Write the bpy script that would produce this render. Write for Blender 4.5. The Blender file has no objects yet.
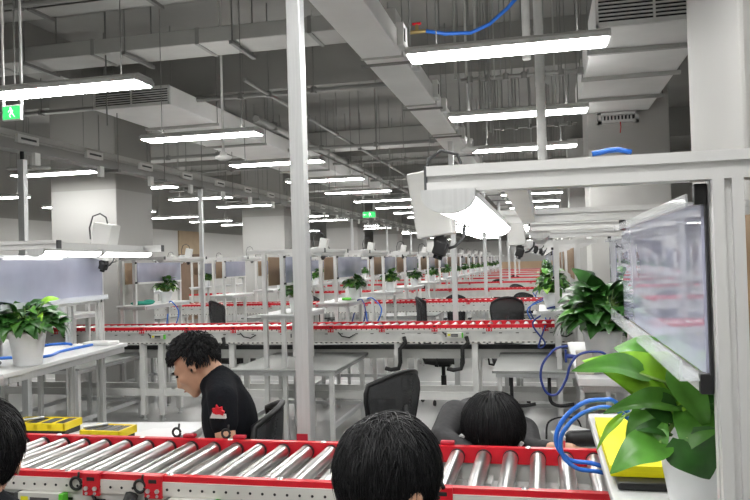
import bpy, bmesh, math, random
from mathutils import Vector, Matrix, Euler
sc = bpy.context.scene
COL = sc.collection
PI = math.pi
rnd = random.Random(7)

# ------------------------------------------------------------------ render look
sc.view_settings.view_transform = 'Standard'
sc.view_settings.look = 'None'
sc.view_settings.gamma = 1.0
sc.view_settings.exposure = 0.3
sc.view_settings.use_curve_mapping = False

# ------------------------------------------------------------------ materials
def mat(name, col, rough=0.5, metal=0.0, noise=0.0, nscale=20.0, emit=0.0, ecol=None, alpha=1.0, spec=0.5, bump=0.0, stretch=None, trans=0.0, ior=1.45):
    m = bpy.data.materials.new(name); m.use_nodes = True
    nt = m.node_tree; b = nt.nodes['Principled BSDF']
    c = (*col, 1.0)
    b.inputs['Base Color'].default_value = c
    b.inputs['Roughness'].default_value = rough
    b.inputs['Metallic'].default_value = metal
    b.inputs['Alpha'].default_value = alpha
    b.inputs['IOR'].default_value = ior
    b.inputs['Specular IOR Level'].default_value = spec
    b.inputs['Transmission Weight'].default_value = trans
    if emit:
        b.inputs['Emission Color'].default_value = (*(ecol or col), 1)
        b.inputs['Emission Strength'].default_value = emit
    if noise or bump:
        tc = nt.nodes.new('ShaderNodeTexCoord')
        src = tc.outputs['Object']
        if stretch:
            mp = nt.nodes.new('ShaderNodeMapping'); mp.inputs['Scale'].default_value = stretch
            nt.links.new(src, mp.inputs['Vector']); src = mp.outputs['Vector']
        n = nt.nodes.new('ShaderNodeTexNoise'); n.inputs['Scale'].default_value = nscale; n.inputs['Detail'].default_value = 3
        nt.links.new(src, n.inputs['Vector'])
        if noise:
            r = nt.nodes.new('ShaderNodeValToRGB')
            r.color_ramp.elements[0].position = 0.3; r.color_ramp.elements[1].position = 0.7
            r.color_ramp.elements[0].color = (*[max(0, x * (1 - noise)) for x in col], 1)
            r.color_ramp.elements[1].color = (*[min(1, x * (1 + noise)) for x in col], 1)
            nt.links.new(n.outputs['Fac'], r.inputs['Fac']); nt.links.new(r.outputs['Color'], b.inputs['Base Color'])
        if bump:
            bp = nt.nodes.new('ShaderNodeBump'); bp.inputs['Strength'].default_value = bump; bp.inputs['Distance'].default_value = 0.01
            nt.links.new(n.outputs['Fac'], bp.inputs['Height']); nt.links.new(bp.outputs['Normal'], b.inputs['Normal'])
    return m

def paint_split(name, low, high, zline):
    """white paint below a painted line, dark grey above it"""
    m = mat(name, low, 0.7)
    nt = m.node_tree; b = nt.nodes['Principled BSDF']
    g = nt.nodes.new('ShaderNodeNewGeometry'); s = nt.nodes.new('ShaderNodeSeparateXYZ')
    nt.links.new(g.outputs['Position'], s.inputs[0])
    gt = nt.nodes.new('ShaderNodeMath'); gt.operation = 'GREATER_THAN'; gt.inputs[1].default_value = zline
    nt.links.new(s.outputs['Z'], gt.inputs[0])
    mx = nt.nodes.new('ShaderNodeMix'); mx.data_type = 'RGBA'
    mx.inputs[6].default_value = (*low, 1); mx.inputs[7].default_value = (*high, 1)
    nt.links.new(gt.outputs[0], mx.inputs[0]); nt.links.new(mx.outputs[2], b.inputs['Base Color'])
    return m

WHITEC = (0.62, 0.615, 0.595); DARKC = (0.32, 0.315, 0.295)
M = dict(
    alu=mat('brushed_aluminium', (0.62, 0.63, 0.63), 0.42, 0.55, 0.05, 6, stretch=(30, 30, 1)),
    alulight=mat('anodised_aluminium', (0.66, 0.66, 0.65), 0.45, 0.35, 0.03, 8),
    white=mat('white_paint', (0.72, 0.72, 0.70), 0.45, 0, 0.03, 12),
    cream=mat('powder_coated_cream', (0.66, 0.65, 0.61), 0.5, 0, 0.05, 8),
    steel=mat('grey_zinc_tray', (0.44, 0.44, 0.43), 0.4, 0.2, 0.15, 14),
    plate=mat('pale_steel_plate', (0.6, 0.6, 0.58), 0.4, 0.2, 0.08, 9),
    red=mat('red_enamel', (0.62, 0.012, 0.025), 0.32, 0, 0.06, 10),
    redd=mat('red_plastic', (0.42, 0.012, 0.03), 0.45),
    chrome=mat('chromed_steel', (0.74, 0.74, 0.73), 0.28, 1.0),
    black=mat('black_plastic', (0.012, 0.012, 0.013), 0.45),
    rubber=mat('black_rubber', (0.02, 0.02, 0.02), 0.7),
    dgrey=mat('dark_grey_plastic', (0.06, 0.062, 0.065), 0.5),
    grey=mat('grey_laminate', (0.27, 0.28, 0.27), 0.45, 0, 0.04, 5),
    lam=mat('pale_laminate', (0.62, 0.63, 0.63), 0.35, 0, 0.02, 5),
    film=mat('lilac_film_panel', (0.37, 0.385, 0.49), 0.015, 0, 0.10, 4, spec=1.0, ior=1.6),  # mottled tone stands in for uneven sheen on the film
    clear=mat('clear_acrylic', (0.86, 0.9, 0.92), 0.08, 0, alpha=0.35, spec=0.7),
    kraft=mat('brown_board', (0.30, 0.20, 0.12), 0.7, 0, 0.1, 6),
    pot=mat('white_glazed_pot', (0.82, 0.83, 0.84), 0.3, 0, 0.03, 14),
    soil=mat('dark_soil', (0.03, 0.02, 0.013), 0.95, 0, 0.4, 60, bump=0.6),
    leaf=mat('deep_green_leaf', (0.026, 0.10, 0.016), 0.35, 0, 0.35, 22),
    leaf2=mat('mid_green_leaf', (0.075, 0.235, 0.028), 0.35, 0, 0.3, 20),
    leaf3=mat('young_green_leaf', (0.24, 0.50, 0.03), 0.4, 0, 0.22, 18),
    stem=mat('green_petiole', (0.22, 0.36, 0.09), 0.5),
    blue=mat('blue_air_hose', (0.03, 0.16, 0.62), 0.35),
    navy=mat('navy_air_hose', (0.025, 0.05, 0.24), 0.4),
    yellow=mat('yellow_plastic', (0.80, 0.62, 0.01), 0.4, 0, 0.05, 20),
    note=mat('yellow_paper_notes', (0.92, 0.83, 0.004), 0.6, 0, 0.05, 30, stretch=(1, 1, 12)),
    paper=mat('white_paper', (0.76, 0.76, 0.76), 0.7),
    skin=mat('skin', (0.56, 0.32, 0.21), 0.5, 0, 0.06, 30),
    hair=mat('black_hair', (0.008, 0.008, 0.009), 0.46, 0, 0.25, 80, spec=0.35),
    shirt=mat('black_polo_cloth', (0.008, 0.009, 0.012), 0.85, 0, 0.15, 90, bump=0.2, spec=0.15),
    jacket=mat('charcoal_jacket_cloth', (0.03, 0.03, 0.032), 0.75, 0, 0.15, 60, bump=0.2),
    trousers=mat('dark_trouser_cloth', (0.03, 0.032, 0.04), 0.85, 0, 0.1, 70),
    duct=mat('galvanised_duct', (0.46, 0.46, 0.44), 0.5, 0.0, 0.06, 3),
    ductl=mat('pale_painted_duct', (0.88, 0.875, 0.86), 0.55, 0, 0.04, 3),
    rod=mat('dull_steel_rod', (0.24, 0.24, 0.23), 0.5, 0.2),
    pipe=mat('grey_painted_pipe', (0.3, 0.3, 0.285), 0.55),
    wpipe=mat('white_wrapped_pipe', (0.84, 0.84, 0.82), 0.6, 0, 0.08, 8, bump=0.3),
    slab=mat('grey_painted_soffit', (0.30, 0.297, 0.28), 0.85, 0, 0.08, 1.2),
    lamp=mat('lit_led_diffuser', (1, 1, 1), 0.5, emit=32.0, ecol=(1.0, 0.99, 0.965)),
    fixture=mat('bright_white_enamel', (0.88, 0.88, 0.87), 0.4),
    added_uplamp=mat('added_uplight_glow', (1, 1, 1), 0.5, emit=9.5, ecol=(1.0, 0.99, 0.97)),  # glow added on the unseen fitting tops to lift the dark ceiling
    lampw=mat('lit_task_diffuser', (1, 1, 1), 0.5, emit=9.0, ecol=(1.0, 0.99, 0.97)),
    exitg=mat('lit_green_sign', (0.03, 0.6, 0.14), 0.5, emit=1.0, ecol=(0.06, 0.62, 0.17)),
    exitw=mat('lit_white_pictogram', (0.9, 1, 0.9), 0.5, emit=1.0, ecol=(0.85, 1, 0.85)),
    meshcloth=mat('black_mesh_fabric', (0.035, 0.037, 0.04), 0.7, 0, 0.2, 120, alpha=0.80),
    teal=mat('teal_cloth', (0.03, 0.28, 0.2), 0.8),
    lime=mat('lime_plastic', (0.12, 0.6, 0.04), 0.4),
    tag=mat('yellow_tag', (0.8, 0.75, 0.02), 0.5),
    pcb=mat('silver_label', (0.68, 0.68, 0.64), 0.4, 0.3),
    eye=mat('dark_eye', (0.02, 0.015, 0.01), 0.2),
    lens=mat('glass_lens', (0.01, 0.01, 0.015), 0.05, 0, spec=0.9),
    valve=mat('brass_valve', (0.55, 0.42, 0.18), 0.35, 0.8),
    beige=mat('beige_plastic', (0.58, 0.54, 0.46), 0.5),
    door=mat('brown_door_veneer', (0.20, 0.13, 0.085), 0.6, 0, 0.1, 4),
    tan=mat('tan_board', (0.42, 0.32, 0.21), 0.7, 0, 0.05, 4),
    peach=mat('peach_wall_panel', (0.75, 0.55, 0.36), 0.7),
    wall=paint_split('two_tone_wall', WHITEC, DARKC, 2.86),
    colm=paint_split('two_tone_pillar', (0.43, 0.427, 0.412), DARKC, 2.80),
    colf=mat('white_pillar_lightened', (0.58, 0.575, 0.555), 0.7, 0, 0.02, 2),  # same white paint, lightened to offset weaker light down the hall
    colw=mat('white_pillar_darkened', (0.42, 0.417, 0.402), 0.7, 0, 0.02, 2),  # same white paint, darkened to offset strong light on the near pillar
)
def floor_mat():
    m = mat('grey_epoxy_floor', (0.30, 0.305, 0.30), 0.28, 0, 0.05, 0.8)
    return m
M['floor'] = floor_mat()

# ------------------------------------------------------------------ mesh builder
class MB:
    def __init__(s): s.v = []; s.f = []; s.mi = []; s.sm = []; s.mats = []
    def mid(s, m):
        if m is None: return -1
        if m not in s.mats: s.mats.append(m)
        return s.mats.index(m)
    def add(s, vs, fs, m=None, smooth=False):
        o = len(s.v); s.v += [tuple(v) for v in vs]; i = s.mid(m)
        for f in fs: s.f.append(tuple(o + k for k in f)); s.mi.append(i); s.sm.append(smooth)
        return s
    def box(s, x0, x1, y0, y1, z0, z1, m=None, T=None):
        vs = [Vector(p) for p in ((x0,y0,z0),(x1,y0,z0),(x1,y1,z0),(x0,y1,z0),(x0,y0,z1),(x1,y0,z1),(x1,y1,z1),(x0,y1,z1))]
        if T is not None: vs = [T @ v for v in vs]
        return s.add(vs, ((0,3,2,1),(4,5,6,7),(0,1,5,4),(1,2,6,5),(2,3,7,6),(3,0,4,7)), m)
    def frame(s, d, up=None):
        d = Vector(d).normalized(); u = Vector(up) if up else (Vector((0,0,1)) if abs(d.z) < 0.95 else Vector((0,1,0)))
        a = u.cross(d).normalized(); return a, d.cross(a)
    def sweep(s, prof, p0, p1, m=None, up=None, cap=True):
        """prof: list of 2D pts (closed, CCW), swept p0->p1"""
        p0, p1 = Vector(p0), Vector(p1); a, b = s.frame(p1 - p0, up); n = len(prof)
        vs = [p0 + a*x + b*y for x, y in prof] + [p1 + a*x + b*y for x, y in prof]
        fs = [(i, (i+1) % n, n + (i+1) % n, n + i) for i in range(n)]
        if cap: fs += [tuple(range(n-1, -1, -1)), tuple(range(n, 2*n))]
        return s.add(vs, fs, m)
    def rod(s, p0, p1, r, m=None, n=8, r1=None, cap=True, smooth=True):
        p0, p1 = Vector(p0), Vector(p1); a, b = s.frame(p1 - p0); r1 = r if r1 is None else r1
        vs = []
        for p, rr in ((p0, r), (p1, r1)):
            vs += [p + (a*math.cos(2*PI*i/n) + b*math.sin(2*PI*i/n)) * rr for i in range(n)]
        s.add(vs, [(i, (i+1) % n, n + (i+1) % n, n + i) for i in range(n)], m, smooth)
        if cap: s.add(vs, [tuple(range(n-1, -1, -1)), tuple(range(n, 2*n))], m)
        return s
    def tube(s, pts, r, m=None, n=7, taper=None, smooth=True):
        pts = [Vector(p) for p in pts]; vs = []; k = len(pts); pa = None
        for i, p in enumerate(pts):
            d = pts[min(i+1, k-1)] - pts[max(i-1, 0)]
            if d.length < 1e-9: d = Vector((0,0,1))
            d.normalize()
            if pa is None: a, b = s.frame(d)
            else:
                a = pa - d * pa.dot(d)
                if a.length < 1e-6: a, _ = s.frame(d)
                a.normalize(); b = d.cross(a)
            pa = a
            rr = r if taper is None else r * taper(i / (k - 1))
            vs += [p + (a*math.cos(2*PI*j/n) + b*math.sin(2*PI*j/n)) * rr for j in range(n)]
        fs = [(i*n + j, i*n + (j+1) % n, (i+1)*n + (j+1) % n, (i+1)*n + j) for i in range(k-1) for j in range(n)]
        fs += [tuple(range(n-1, -1, -1)), tuple(range((k-1)*n, k*n))]
        return s.add(vs, fs, m, smooth)
    def lathe(s, prof, c=(0,0,0), m=None, n=20, T=None, smooth=True):
        vs = []; k = len(prof)
        for r, z in prof:
            for i in range(n):
                v = Vector((r*math.cos(2*PI*i/n), r*math.sin(2*PI*i/n), z)); v = T @ v if T is not None else v
                vs.append(v + Vector(c))
        fs = [(i*n + j, i*n + (j+1) % n, (i+1)*n + (j+1) % n, (i+1)*n + j) for i in range(k-1) for j in range(n)]
        return s.add(vs, fs, m, smooth)
    def ell(s, c, r, m=None, nu=16, nv=10, T=None):
        vs = []; c = Vector(c)
        for i in range(nv + 1):
            t = PI * i / nv
            for j in range(nu):
                p = 2*PI*j/nu
                v = Vector((r[0]*math.sin(t)*math.cos(p), r[1]*math.sin(t)*math.sin(p), r[2]*math.cos(t)))
                if T is not None: v = T @ v
                vs.append(c + v)
        fs = [(i*nu + j, (i+1)*nu + j, (i+1)*nu + (j+1) % nu, i*nu + (j+1) % nu) for i in range(nv) for j in range(nu)]
        return s.add(vs, fs, m, True)
    def cap(s, p0, p1, r0, r1=None, m=None):
        r1 = r0 if r1 is None else r1
        s.rod(p0, p1, r0, m, 12, r1); s.ell(p0, (r0,)*3, m, 12, 8); s.ell(p1, (r1,)*3, m, 12, 8); return s
    def build(s, name, m=None, parent=None, bevel=0, kind=None, loc=None):
        me = bpy.data.meshes.new(name); me.from_pydata(s.v, [], s.f)
        mats = list(s.mats); mi = s.mi
        if -1 in mi or not mats: mats = [m] + mats; mi = [k + 1 for k in mi]
        for x in mats: me.materials.append(M[x] if isinstance(x, str) else x)
        me.polygons.foreach_set('material_index', mi); me.polygons.foreach_set('use_smooth', s.sm)
        bm = bmesh.new(); bm.from_mesh(me); bmesh.ops.recalc_face_normals(bm, faces=bm.faces); bm.to_mesh(me); bm.free()
        me.update()
        o = bpy.data.objects.new(name, me); COL.objects.link(o)
        if parent is not None: o.parent = parent
        if bevel:
            b = o.modifiers.new('bevel', 'BEVEL'); b.width = bevel; b.segments = 2; b.limit_method = 'ANGLE'; b.angle_limit = 0.6
        if kind: o['kind'] = kind
        if loc is not None: o.location = loc
        return o

def tag(o, label, cat, group=None, kind=None):
    o['label'] = label; o['category'] = cat
    if group: o['group'] = group
    if kind: o['kind'] = kind
    return o
def thing(name, label, cat, loc=(0,0,0), group=None, rz=0):
    o = bpy.data.objects.new(name, None); COL.objects.link(o); o.empty_display_size = 0.1
    o.location = loc; o.rotation_euler = (0,0,rz)
    return tag(o, label, cat, group)
def struct(o, label=None, cat=None):
    o['kind'] = 'structure'
    if label: o['label'] = label
    if cat: o['category'] = cat
    return o
KIDS = {}
def copy_tree(o, parent=None):
    c = o.copy(); COL.objects.link(c)
    if parent is not None: c.parent = parent
    for ch in o.children: copy_tree(ch, c)
    return c
def dup(src, label, loc, rz=None, group=None):
    c = copy_tree(src); c.location = loc; c['label'] = label
    if rz is not None: c.rotation_euler = (0,0,rz)
    if group: c['group'] = group
    return c
ORD = ['first','second','third','fourth','fifth','sixth','seventh','eighth','ninth','tenth','eleventh','twelfth','thirteenth','fourteenth','fifteenth','sixteenth','seventeenth','eighteenth','nineteenth','twentieth','twenty-first','twenty-second','twenty-third','twenty-fourth']

def slot_profile(w, h=None, slot=0.010, depth=0.009):
    """extruded aluminium section with one open slot in each face"""
    h = h or w; a, b = w/2, h/2; s, d = slot/2, depth
    return [(-a,-b),(-s,-b),(-s,-b+d),(s,-b+d),(s,-b),(a,-b),(a,-s),(a-d,-s),(a-d,s),(a,s),(a,b),(s,b),(s,b-d),(-s,b-d),(-s,b),(-a,b),(-a,s),(-a+d,s),(-a+d,-s),(-a,-s)]
def sq(w, h=None):
    a, b = w/2, (h or w)/2
    return [(-a,-b),(a,-b),(a,b),(-a,b)]

# ------------------------------------------------------------------ camera
cam = bpy.data.objects.new('camera', bpy.data.cameras.new('camera')); COL.objects.link(cam)
cam.data.sensor_width = 36.0; cam.data.lens = 35.28; cam.data.clip_start = 0.02; cam.data.clip_end = 300
R3 = Matrix(((0.97444154, 0.03144147, 0.22243005), (0.2228152, -0.00928397, -0.97481649), (-0.02858463, 0.99946248, -0.01605232)))
cam.matrix_world = Matrix.Translation((0,0,1.7)) @ R3.to_4x4()
sc.camera = cam

# ------------------------------------------------------------------ room shell
XL, XR, YF, YB, ZC = -11.2, 4.6, -3.0, 49.5, 4.7
struct(MB().box(XL-.2, XR+.2, YF-.2, YB+.2, -0.2, 0).build('floor', 'floor'))
struct(MB().box(XL-.2, XR+.2, YF-.2, YB+.2, ZC, ZC+0.2).build('ceiling', 'slab'))
struct(MB().box(XL-.2, XL, YF, YB, 0, ZC).build('wall_left', 'wall'))
struct(MB().box(XR, XR+.2, YF, YB, 0, ZC).build('wall_right', 'wall'))
struct(MB().box(XL, XR, YB, YB+.2, 0, ZC).build('wall_back', 'wall'))
struct(MB().box(XL, XR, YF-.2, YF, 0, ZC).build('wall_front', 'wall'))
# concrete ceiling beams
for i, y in enumerate((3.3, 9.7, 16.3, 22.9, 29.5, 36.1, 42.7)):
    struct(MB().box(XL, XR, y-.25, y+.25, 4.1, ZC).build('ceiling_beam', 'slab'))
for x in (-6.15, 1.1):
    struct(MB().box(x-.2, x+.2, YF, YB, 4.2, ZC).build('ceiling_beam', 'slab'))
# pillars
for y in (9.0, 15.7, 22.4, 29.0, 35.6, 42.2):
    struct(MB().box(-6.68, -5.66, y, y+.95, 0, 4.15).build('pillar', 'colm', bevel=0.015))
struct(MB().box(.735, 1.735, 2.95, 3.92, 0, 4.15).build('pillar', 'colw', bevel=0.015))
for y in (9.2, 15.8, 22.4, 29.0, 35.6, 42.2):
    struct(MB().box(.57, 1.50, y, y+.95, 0, 4.15).build('pillar', 'colf', bevel=0.015))
# floor tape lines
for x0, x1, y0, y1 in ((-3.4, .1, 4.62, 4.68), (-7.5, 2, 5.55, 5.60), (-8, 2, 10.2, 10.25)):
    struct(MB().box(x0, x1, y0, y1, 0.0, 0.002).build('floor_marking', 'white'))

# ------------------------------------------------------------------ ceiling lights
def make_light():
    t = thing('ceiling_light', 'suspended ceiling light', 'ceiling light')
    b = MB()
    # trapezoid housing with a shallow lip, hollow underneath
    pr = [(-.12,-.0),(-.12,.028),(-.085,.052),(.085,.052),(.12,.028),(.12,0),(.11,0),(.11,.008),(-.11,.008),(-.11,0)]
    b.sweep([(x, z) for x, z in pr], (-.6,0,0), (.6,0,0), 'white', up=(0,0,1))
    b.box(-.6,-.585,-.12,.12,0,.03); b.box(.585,.6,-.12,.12,0,.03)
    b.build('housing', 'fixture', t)
    MB().box(-.584,.584,-.105,.105,-.006,.007).build('diffuser', 'lamp', t)
    MB().box(-.55,.55,-.06,.06,.0505,.054).build('added_uplight', 'added_uplamp', t)  # unseen glowing strip, added to brighten the soffit above
    for x in (-.42, .42):
        MB().rod((x,0,.05), (x,0,1.7), .004).rod((x,0,.05),(x,0,.075),.012).build('hanger_rod', 'rod', t)
    return t
LZ = 2.955
light0 = make_light(); first = [True]
LINES = [(-.18, 'beside the pale cable trunking', 'lights beside the cable trunking'),
         (-3.19, 'between pale trunking and cable tray', 'lights between trunking and tray'),
         (-6.12, 'beyond the cable tray, by the two-tone pillars', 'lights beyond the cable tray'),
         (-9.0, 'by the white side wall', 'lights near the side wall')]
for li, (lx, where, grp) in enumerate(LINES):
    for k in range(-2, 22):
        y = 4.5 + (k - 1) * 2.065
        if li == 2 and k < 3: continue
        if li == 3 and (k < 3 or k > 12): continue
        if li == 2:
            y -= .28
            if any(q - .55 < y < q + 1.4 for q in (15.7, 22.4, 29.0, 35.6, 42.2)): continue
        kk = k - (3 if li >= 2 else (1 if li < 2 else 0))
        if kk < 0: lab = '%s LED light fitting behind the camera, %s' % (ORD[-kk-1], where)
        else: lab = '%s LED light fitting from the camera end, %s' % (ORD[kk], where)
        if first[0]:
            light0.location = (lx, y, LZ); light0['label'] = lab; light0['group'] = grp; first[0] = False
        else:
            dup(light0, lab, (lx, y, LZ), group=grp)

# ------------------------------------------------------------------ cable trunking (pale, over the benches)
t = thing('cable_trunking', 'long pale cable trunking hung from the ceiling above the mesh chair', 'cable trunking', (-.96, 0, 3.0))
MB().box(-.13,.13,2.3,49.4,0,.13).build('trunking_body', 'ductl', t, bevel=.004)
for k in range(24):
    y = 3.05 + k * 1.5
    MB().box(-.137,.137,y,y+.03,-.006,.136).build('joint_strap', 'duct', t)
for k in range(16):
    y = 2.9 + k * 1.5
    b2 = MB().box(.13,.175,y+.5,y+.58,.0,.12); b2.build('outlet_box', 'white', t, bevel=.004)
    MB().box(.131,.172,y,y+.14,.02,.16).box(.172,.176,y+.02,y+.05,.05,.13,'black').build('tap_off_box', 'white', t)
    MB().rod((-.16,y+.3,.1),(-.16,y+.3,1.68),.005).rod((.16,y+.3,.1),(.16,y+.3,1.68),.005).box(-.17,.17,y+.29,y+.31,-.016,-.001).build('hanger', 'rod', t)

# dark cable tray further over
t = thing('cable_tray', 'long steel cable tray with outlets hung near the grey pillars', 'cable tray', (-5.0, 0, 2.88))
MB().box(-.10,.10,4.4,49.4,.12,.18).box(-.1,.1,4.4,49.4,.10,.115).build('trunking_body', 'duct', t)
MB().box(-.06,.09,4.4,49.4,0,.10).build('cable_run', 'pipe', t)
for k in range(22):
    y = 5.0 + k * 1.1
    b = MB().box(.092,.13,y,y+.30,.07,.15); b.box(.131,.134,y+.04,y+.26,.10,.12,'dgrey'); b.build('outlet_box', 'white', t)
    MB().box(.08,.12,y+.25,y+.33,-.12,.0).build('drop_socket', 'white', t)
    if 6.5 < y+.6 < 7.1: continue
    hz = .67 if 7.5 < y+.6 < 20.1 else 1.8
    MB().rod((-.12,y+.6,.0),(-.12,y+.6,hz),.006).rod((.13,y+.6,.0),(.13,y+.6,hz),.006).box(-.14,.15,y+.57,y+.63,-.03,.0).build('hanger', 'rod', t)

# ------------------------------------------------------------------ air ducts
t = thing('air_duct', 'grey rectangular air duct crossing under the soffit, ahead of the tray', 'air duct', (0, 6.6, 3.88))
MB().box(-9.5,-1.25,0,.44,0,.15).build('duct_body', 'duct', t, bevel=.01)
for k in range(7): MB().box(-9.0+k*1.15,-8.96+k*1.15,-.008,.448,-.008,.158).build('flange', 'pipe', t)
for k in range(7):
    x = -8.6 + k * 1.15
    MB().rod((x,-.03,-.02),(x,-.03,.8),.007).rod((x,.49,-.02),(x,.49,.8),.007).box(x-.02,x+.02,-.06,.52,-.05,-.018).build('hanger', 'rod', t)
def grille_duct(label, x0, x1, y0, y1, z0, z1, m, seam):
    t = thing('grille_duct', label, 'air duct', ((x0+x1)/2, y0, z0))
    w = (x1-x0)/2; L = y1-y0; h = z1-z0
    MB().box(-w,w,.03,L,0,h).build('duct_body', m, t, bevel=.012)
    g = MB().box(-w,w,0,.03,0,.025).box(-w,w,0,.03,h-.025,h).box(-w,-w+.02,0,.03,0,h).box(w-.02,w,0,.03,0,h).box(-.008,.008,0,.03,0,h)
    g.box(-w+.02,w-.02,.02,.029,.02,h-.02,'black')
    g2 = MB()
    n = max(7, int(h/.032))
    for i in range(n):
        z = .03 + (h-.06)*i/(n-1)
        g2.box(-w+.02,w-.02,-.004,.018,z-.0045,z+.0045)
    gf = MB().box(-w,w,0,.03,0,.025).box(-w,w,0,.03,h-.025,h).box(-w,-w+.02,0,.03,0,h).box(w-.02,w,0,.03,0,h).box(-.008,.008,0,.03,0,h).build('grille_frame', 'white', t)
    MB().box(-w+.02,w-.02,.02,.029,.02,h-.02).build('grille_back', 'black', gf)
    g2.build('louvre', 'white', gf)
    for y in seam:
        MB().box(-w-.03,w+.03,y,y+.05,-.035,-.004).build('strut', 'duct', t)
        for s in (-1,1): MB().rod((s*(w+.02),y+.02,-.03),(s*(w+.02),y+.02,ZC-z0),.006).build('hanger_rod', 'rod', t)
    return t
grille_duct('wide pale air duct with louvred end grille beside the white pillar', .44, 1.27, 5.7, 9.15, 3.4, 3.72, 'ductl', (.62, 1.55, 2.55))
grille_duct('pale air duct with louvred end grille above the hanging exit sign', -5.05, -4.08, 7.6, 20.0, 3.56, 3.78, 'ductl', (1.2, 2.9, 4.6, 6.3, 8.0, 9.7))
t = thing('cable_ladder', 'high grey cable ladder crossing just under the soffit, before the first grey duct', 'cable ladder', (0, 6.1, 4.22))
MB().box(-9.5,-1.3,0,.02,0,.10).box(-9.5,-1.3,.28,.30,0,.10).box(-9.5,-1.3,0,.3,0,.008).build('ladder_body', 'duct', t)
for k in range(6): MB().rod((-8.3+k*1.2,-.01,0),(-8.3+k*1.2,-.01,.48),.008).rod((-8.3+k*1.2,.31,0),(-8.3+k*1.2,.31,.48),.008).box(-8.32+k*1.2,-8.28+k*1.2,-.03,.33,-.03,0).build('hanger', 'rod', t)
t = thing('air_duct', 'second grey rectangular air duct crossing the soffit, over the far pillars', 'air duct', (0, 12.9, 3.80))
MB().box(-10.5,-1.3,0,.5,0,.3).build('duct_body', 'duct', t, bevel=.01)
t = thing('air_duct', 'third grey rectangular air duct crossing the soffit deep in the hall', 'air duct', (0, 20.3, 3.80))
MB().box(-10.5,-1.3,0,.5,0,.3).build('duct_body', 'duct', t, bevel=.01)

# wall vent on the second white pillar
t = thing('wall_vent', 'small white slatted air vent high on the white pillar', 'vent', (.92, 9.2, 3.27))
MB().box(-.23,.23,-.10,0,0,.03).box(-.23,.23,-.10,0,.09,.12).box(-.23,-.19,-.1,0,0,.12).box(.19,.23,-.1,0,0,.12).build('vent_frame', 'white', t)
MB().box(-.19,.19,-.02,0,.03,.09).build('vent_back', 'dgrey', t)
b = MB()
for i in range(9): b.box(-.18+.04*i,-.165+.04*i,-.095,-.03,.03,.09)
b.build('slat', 'white', t)
MB().tube([(.02,-.1,.0),(.025,-.11,-.06),(.015,-.105,-.13)], .006).build('red_ribbon', 'red', t)

# pipes under the soffit, each with its own droppers
def pipe_run(label, p0, p1, r, m, nh, ht, extra=None):
    t = thing('sprinkler_pipe', label, 'pipe', p0)
    d = Vector(p1) - Vector(p0)
    MB().rod((0,0,0), d, r, n=10).build('pipe_body', m, t)
    for k in range(nh):
        q = d * ((k + .5) / nh)
        MB().rod((q.x, q.y, r), (q.x, q.y, ZC - p0[2]), .006).rod((q.x-.002,q.y,-r-.01),(q.x+.002,q.y,r+.012),r+.012,n=10).build('hanger_rod', 'rod', t)
    return t
for i, (y, z) in enumerate(((5.6,4.05),(8.3,3.75),(11.6,3.6),(14.3,3.7),(17.6,3.7),(21.2,3.7))):
    pipe_run('%s slim grey sprinkler pipe from the camera end, crossing under the soffit' % ORD[i], (-9.5,y,z), (-1.2,y,z), .028, 'pipe', 9, 0)
for i, (y, z) in enumerate(((5.0,4.0),(7.4,3.5),(10.3,3.5),(12.5,3.5),(14.8,3.5),(17.1,3.5))):
    pipe_run('%s short conduit run crossing above the lights beside the trunking' % ORD[i], (-.75,y,z), (.5,y,z), .02, 'pipe', 7, 0)
pipe_run('thick grey sprinkler main running along the hall over the cable tray', (-3.8,9.5,3.72), (-3.8,34,3.72), .05, 'pipe', 18, 0)
pipe_run('thin conduit running along the hall between the two grey ducts', (-3.0,7.2,3.65), (-3.0,30,3.65), .02, 'pipe', 16, 0)
# bundle of wires and conduits hanging over the line of lights
for i in range(26):
    x = rnd.uniform(-.68, .30); y = rnd.uniform(5.2, 13.5); z0 = rnd.uniform(3.02, 3.4)
    o = MB().rod((0,0,0),(0,0,4.7-z0), rnd.choice((.006,.008,.011)), n=6).build('ceiling_rod', rnd.choice(('rod','pipe','duct')), loc=(x,y,z0))
    tag(o, 'thin steel rod hanging from the soffit among the rods beside the trunking', 'rod', 'thin rods hanging above the lights beside the trunking')
for i in range(22):
    x = rnd.uniform(-8.6, -1.4); y = rnd.uniform(5.6, 16); z0 = rnd.uniform(2.98, 3.3)
    o = MB().rod((0,0,0),(0,0,4.7-z0), rnd.choice((.005,.007,.009)), n=6).build('ceiling_rod', rnd.choice(('rod','pipe')), loc=(x,y,z0))
    tag(o, 'thin steel rod hanging from the soffit between trunking and far pillars', 'rod', 'thin rods hanging between the ducts')

# white wrapped vertical pipes
for x, y, z, r, lab in ((.02,6.0,2.36,.036,'thick white wrapped pipe dropping from the soffit behind the light fittings'),
                        (-.09,7.0,3.55,.04,'short white wrapped pipe hanging beside the longer wrapped pipe')):
    t = thing('ceiling_drop_pipe', lab, 'pipe', (x,y,z))
    MB().rod((0,0,0),(0,0,4.7-z),r,n=14).build('pipe_body', 'wpipe', t)
    for k in range(5):
        if .29+k*.45 < 4.7-z: MB().rod((0,0,.25+k*.45),(0,0,.29+k*.45),r*1.07,n=14).build('wrap_band', 'wpipe', t)

t = MB().rod((0,0,0),(0,0,2.2),.014,n=10).build('ceiling_rod', 'wpipe', loc=(1.37,6.75,2.5)); tag(t, 'white conduit dropping beside the wide pale air duct', 'conduit')
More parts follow.
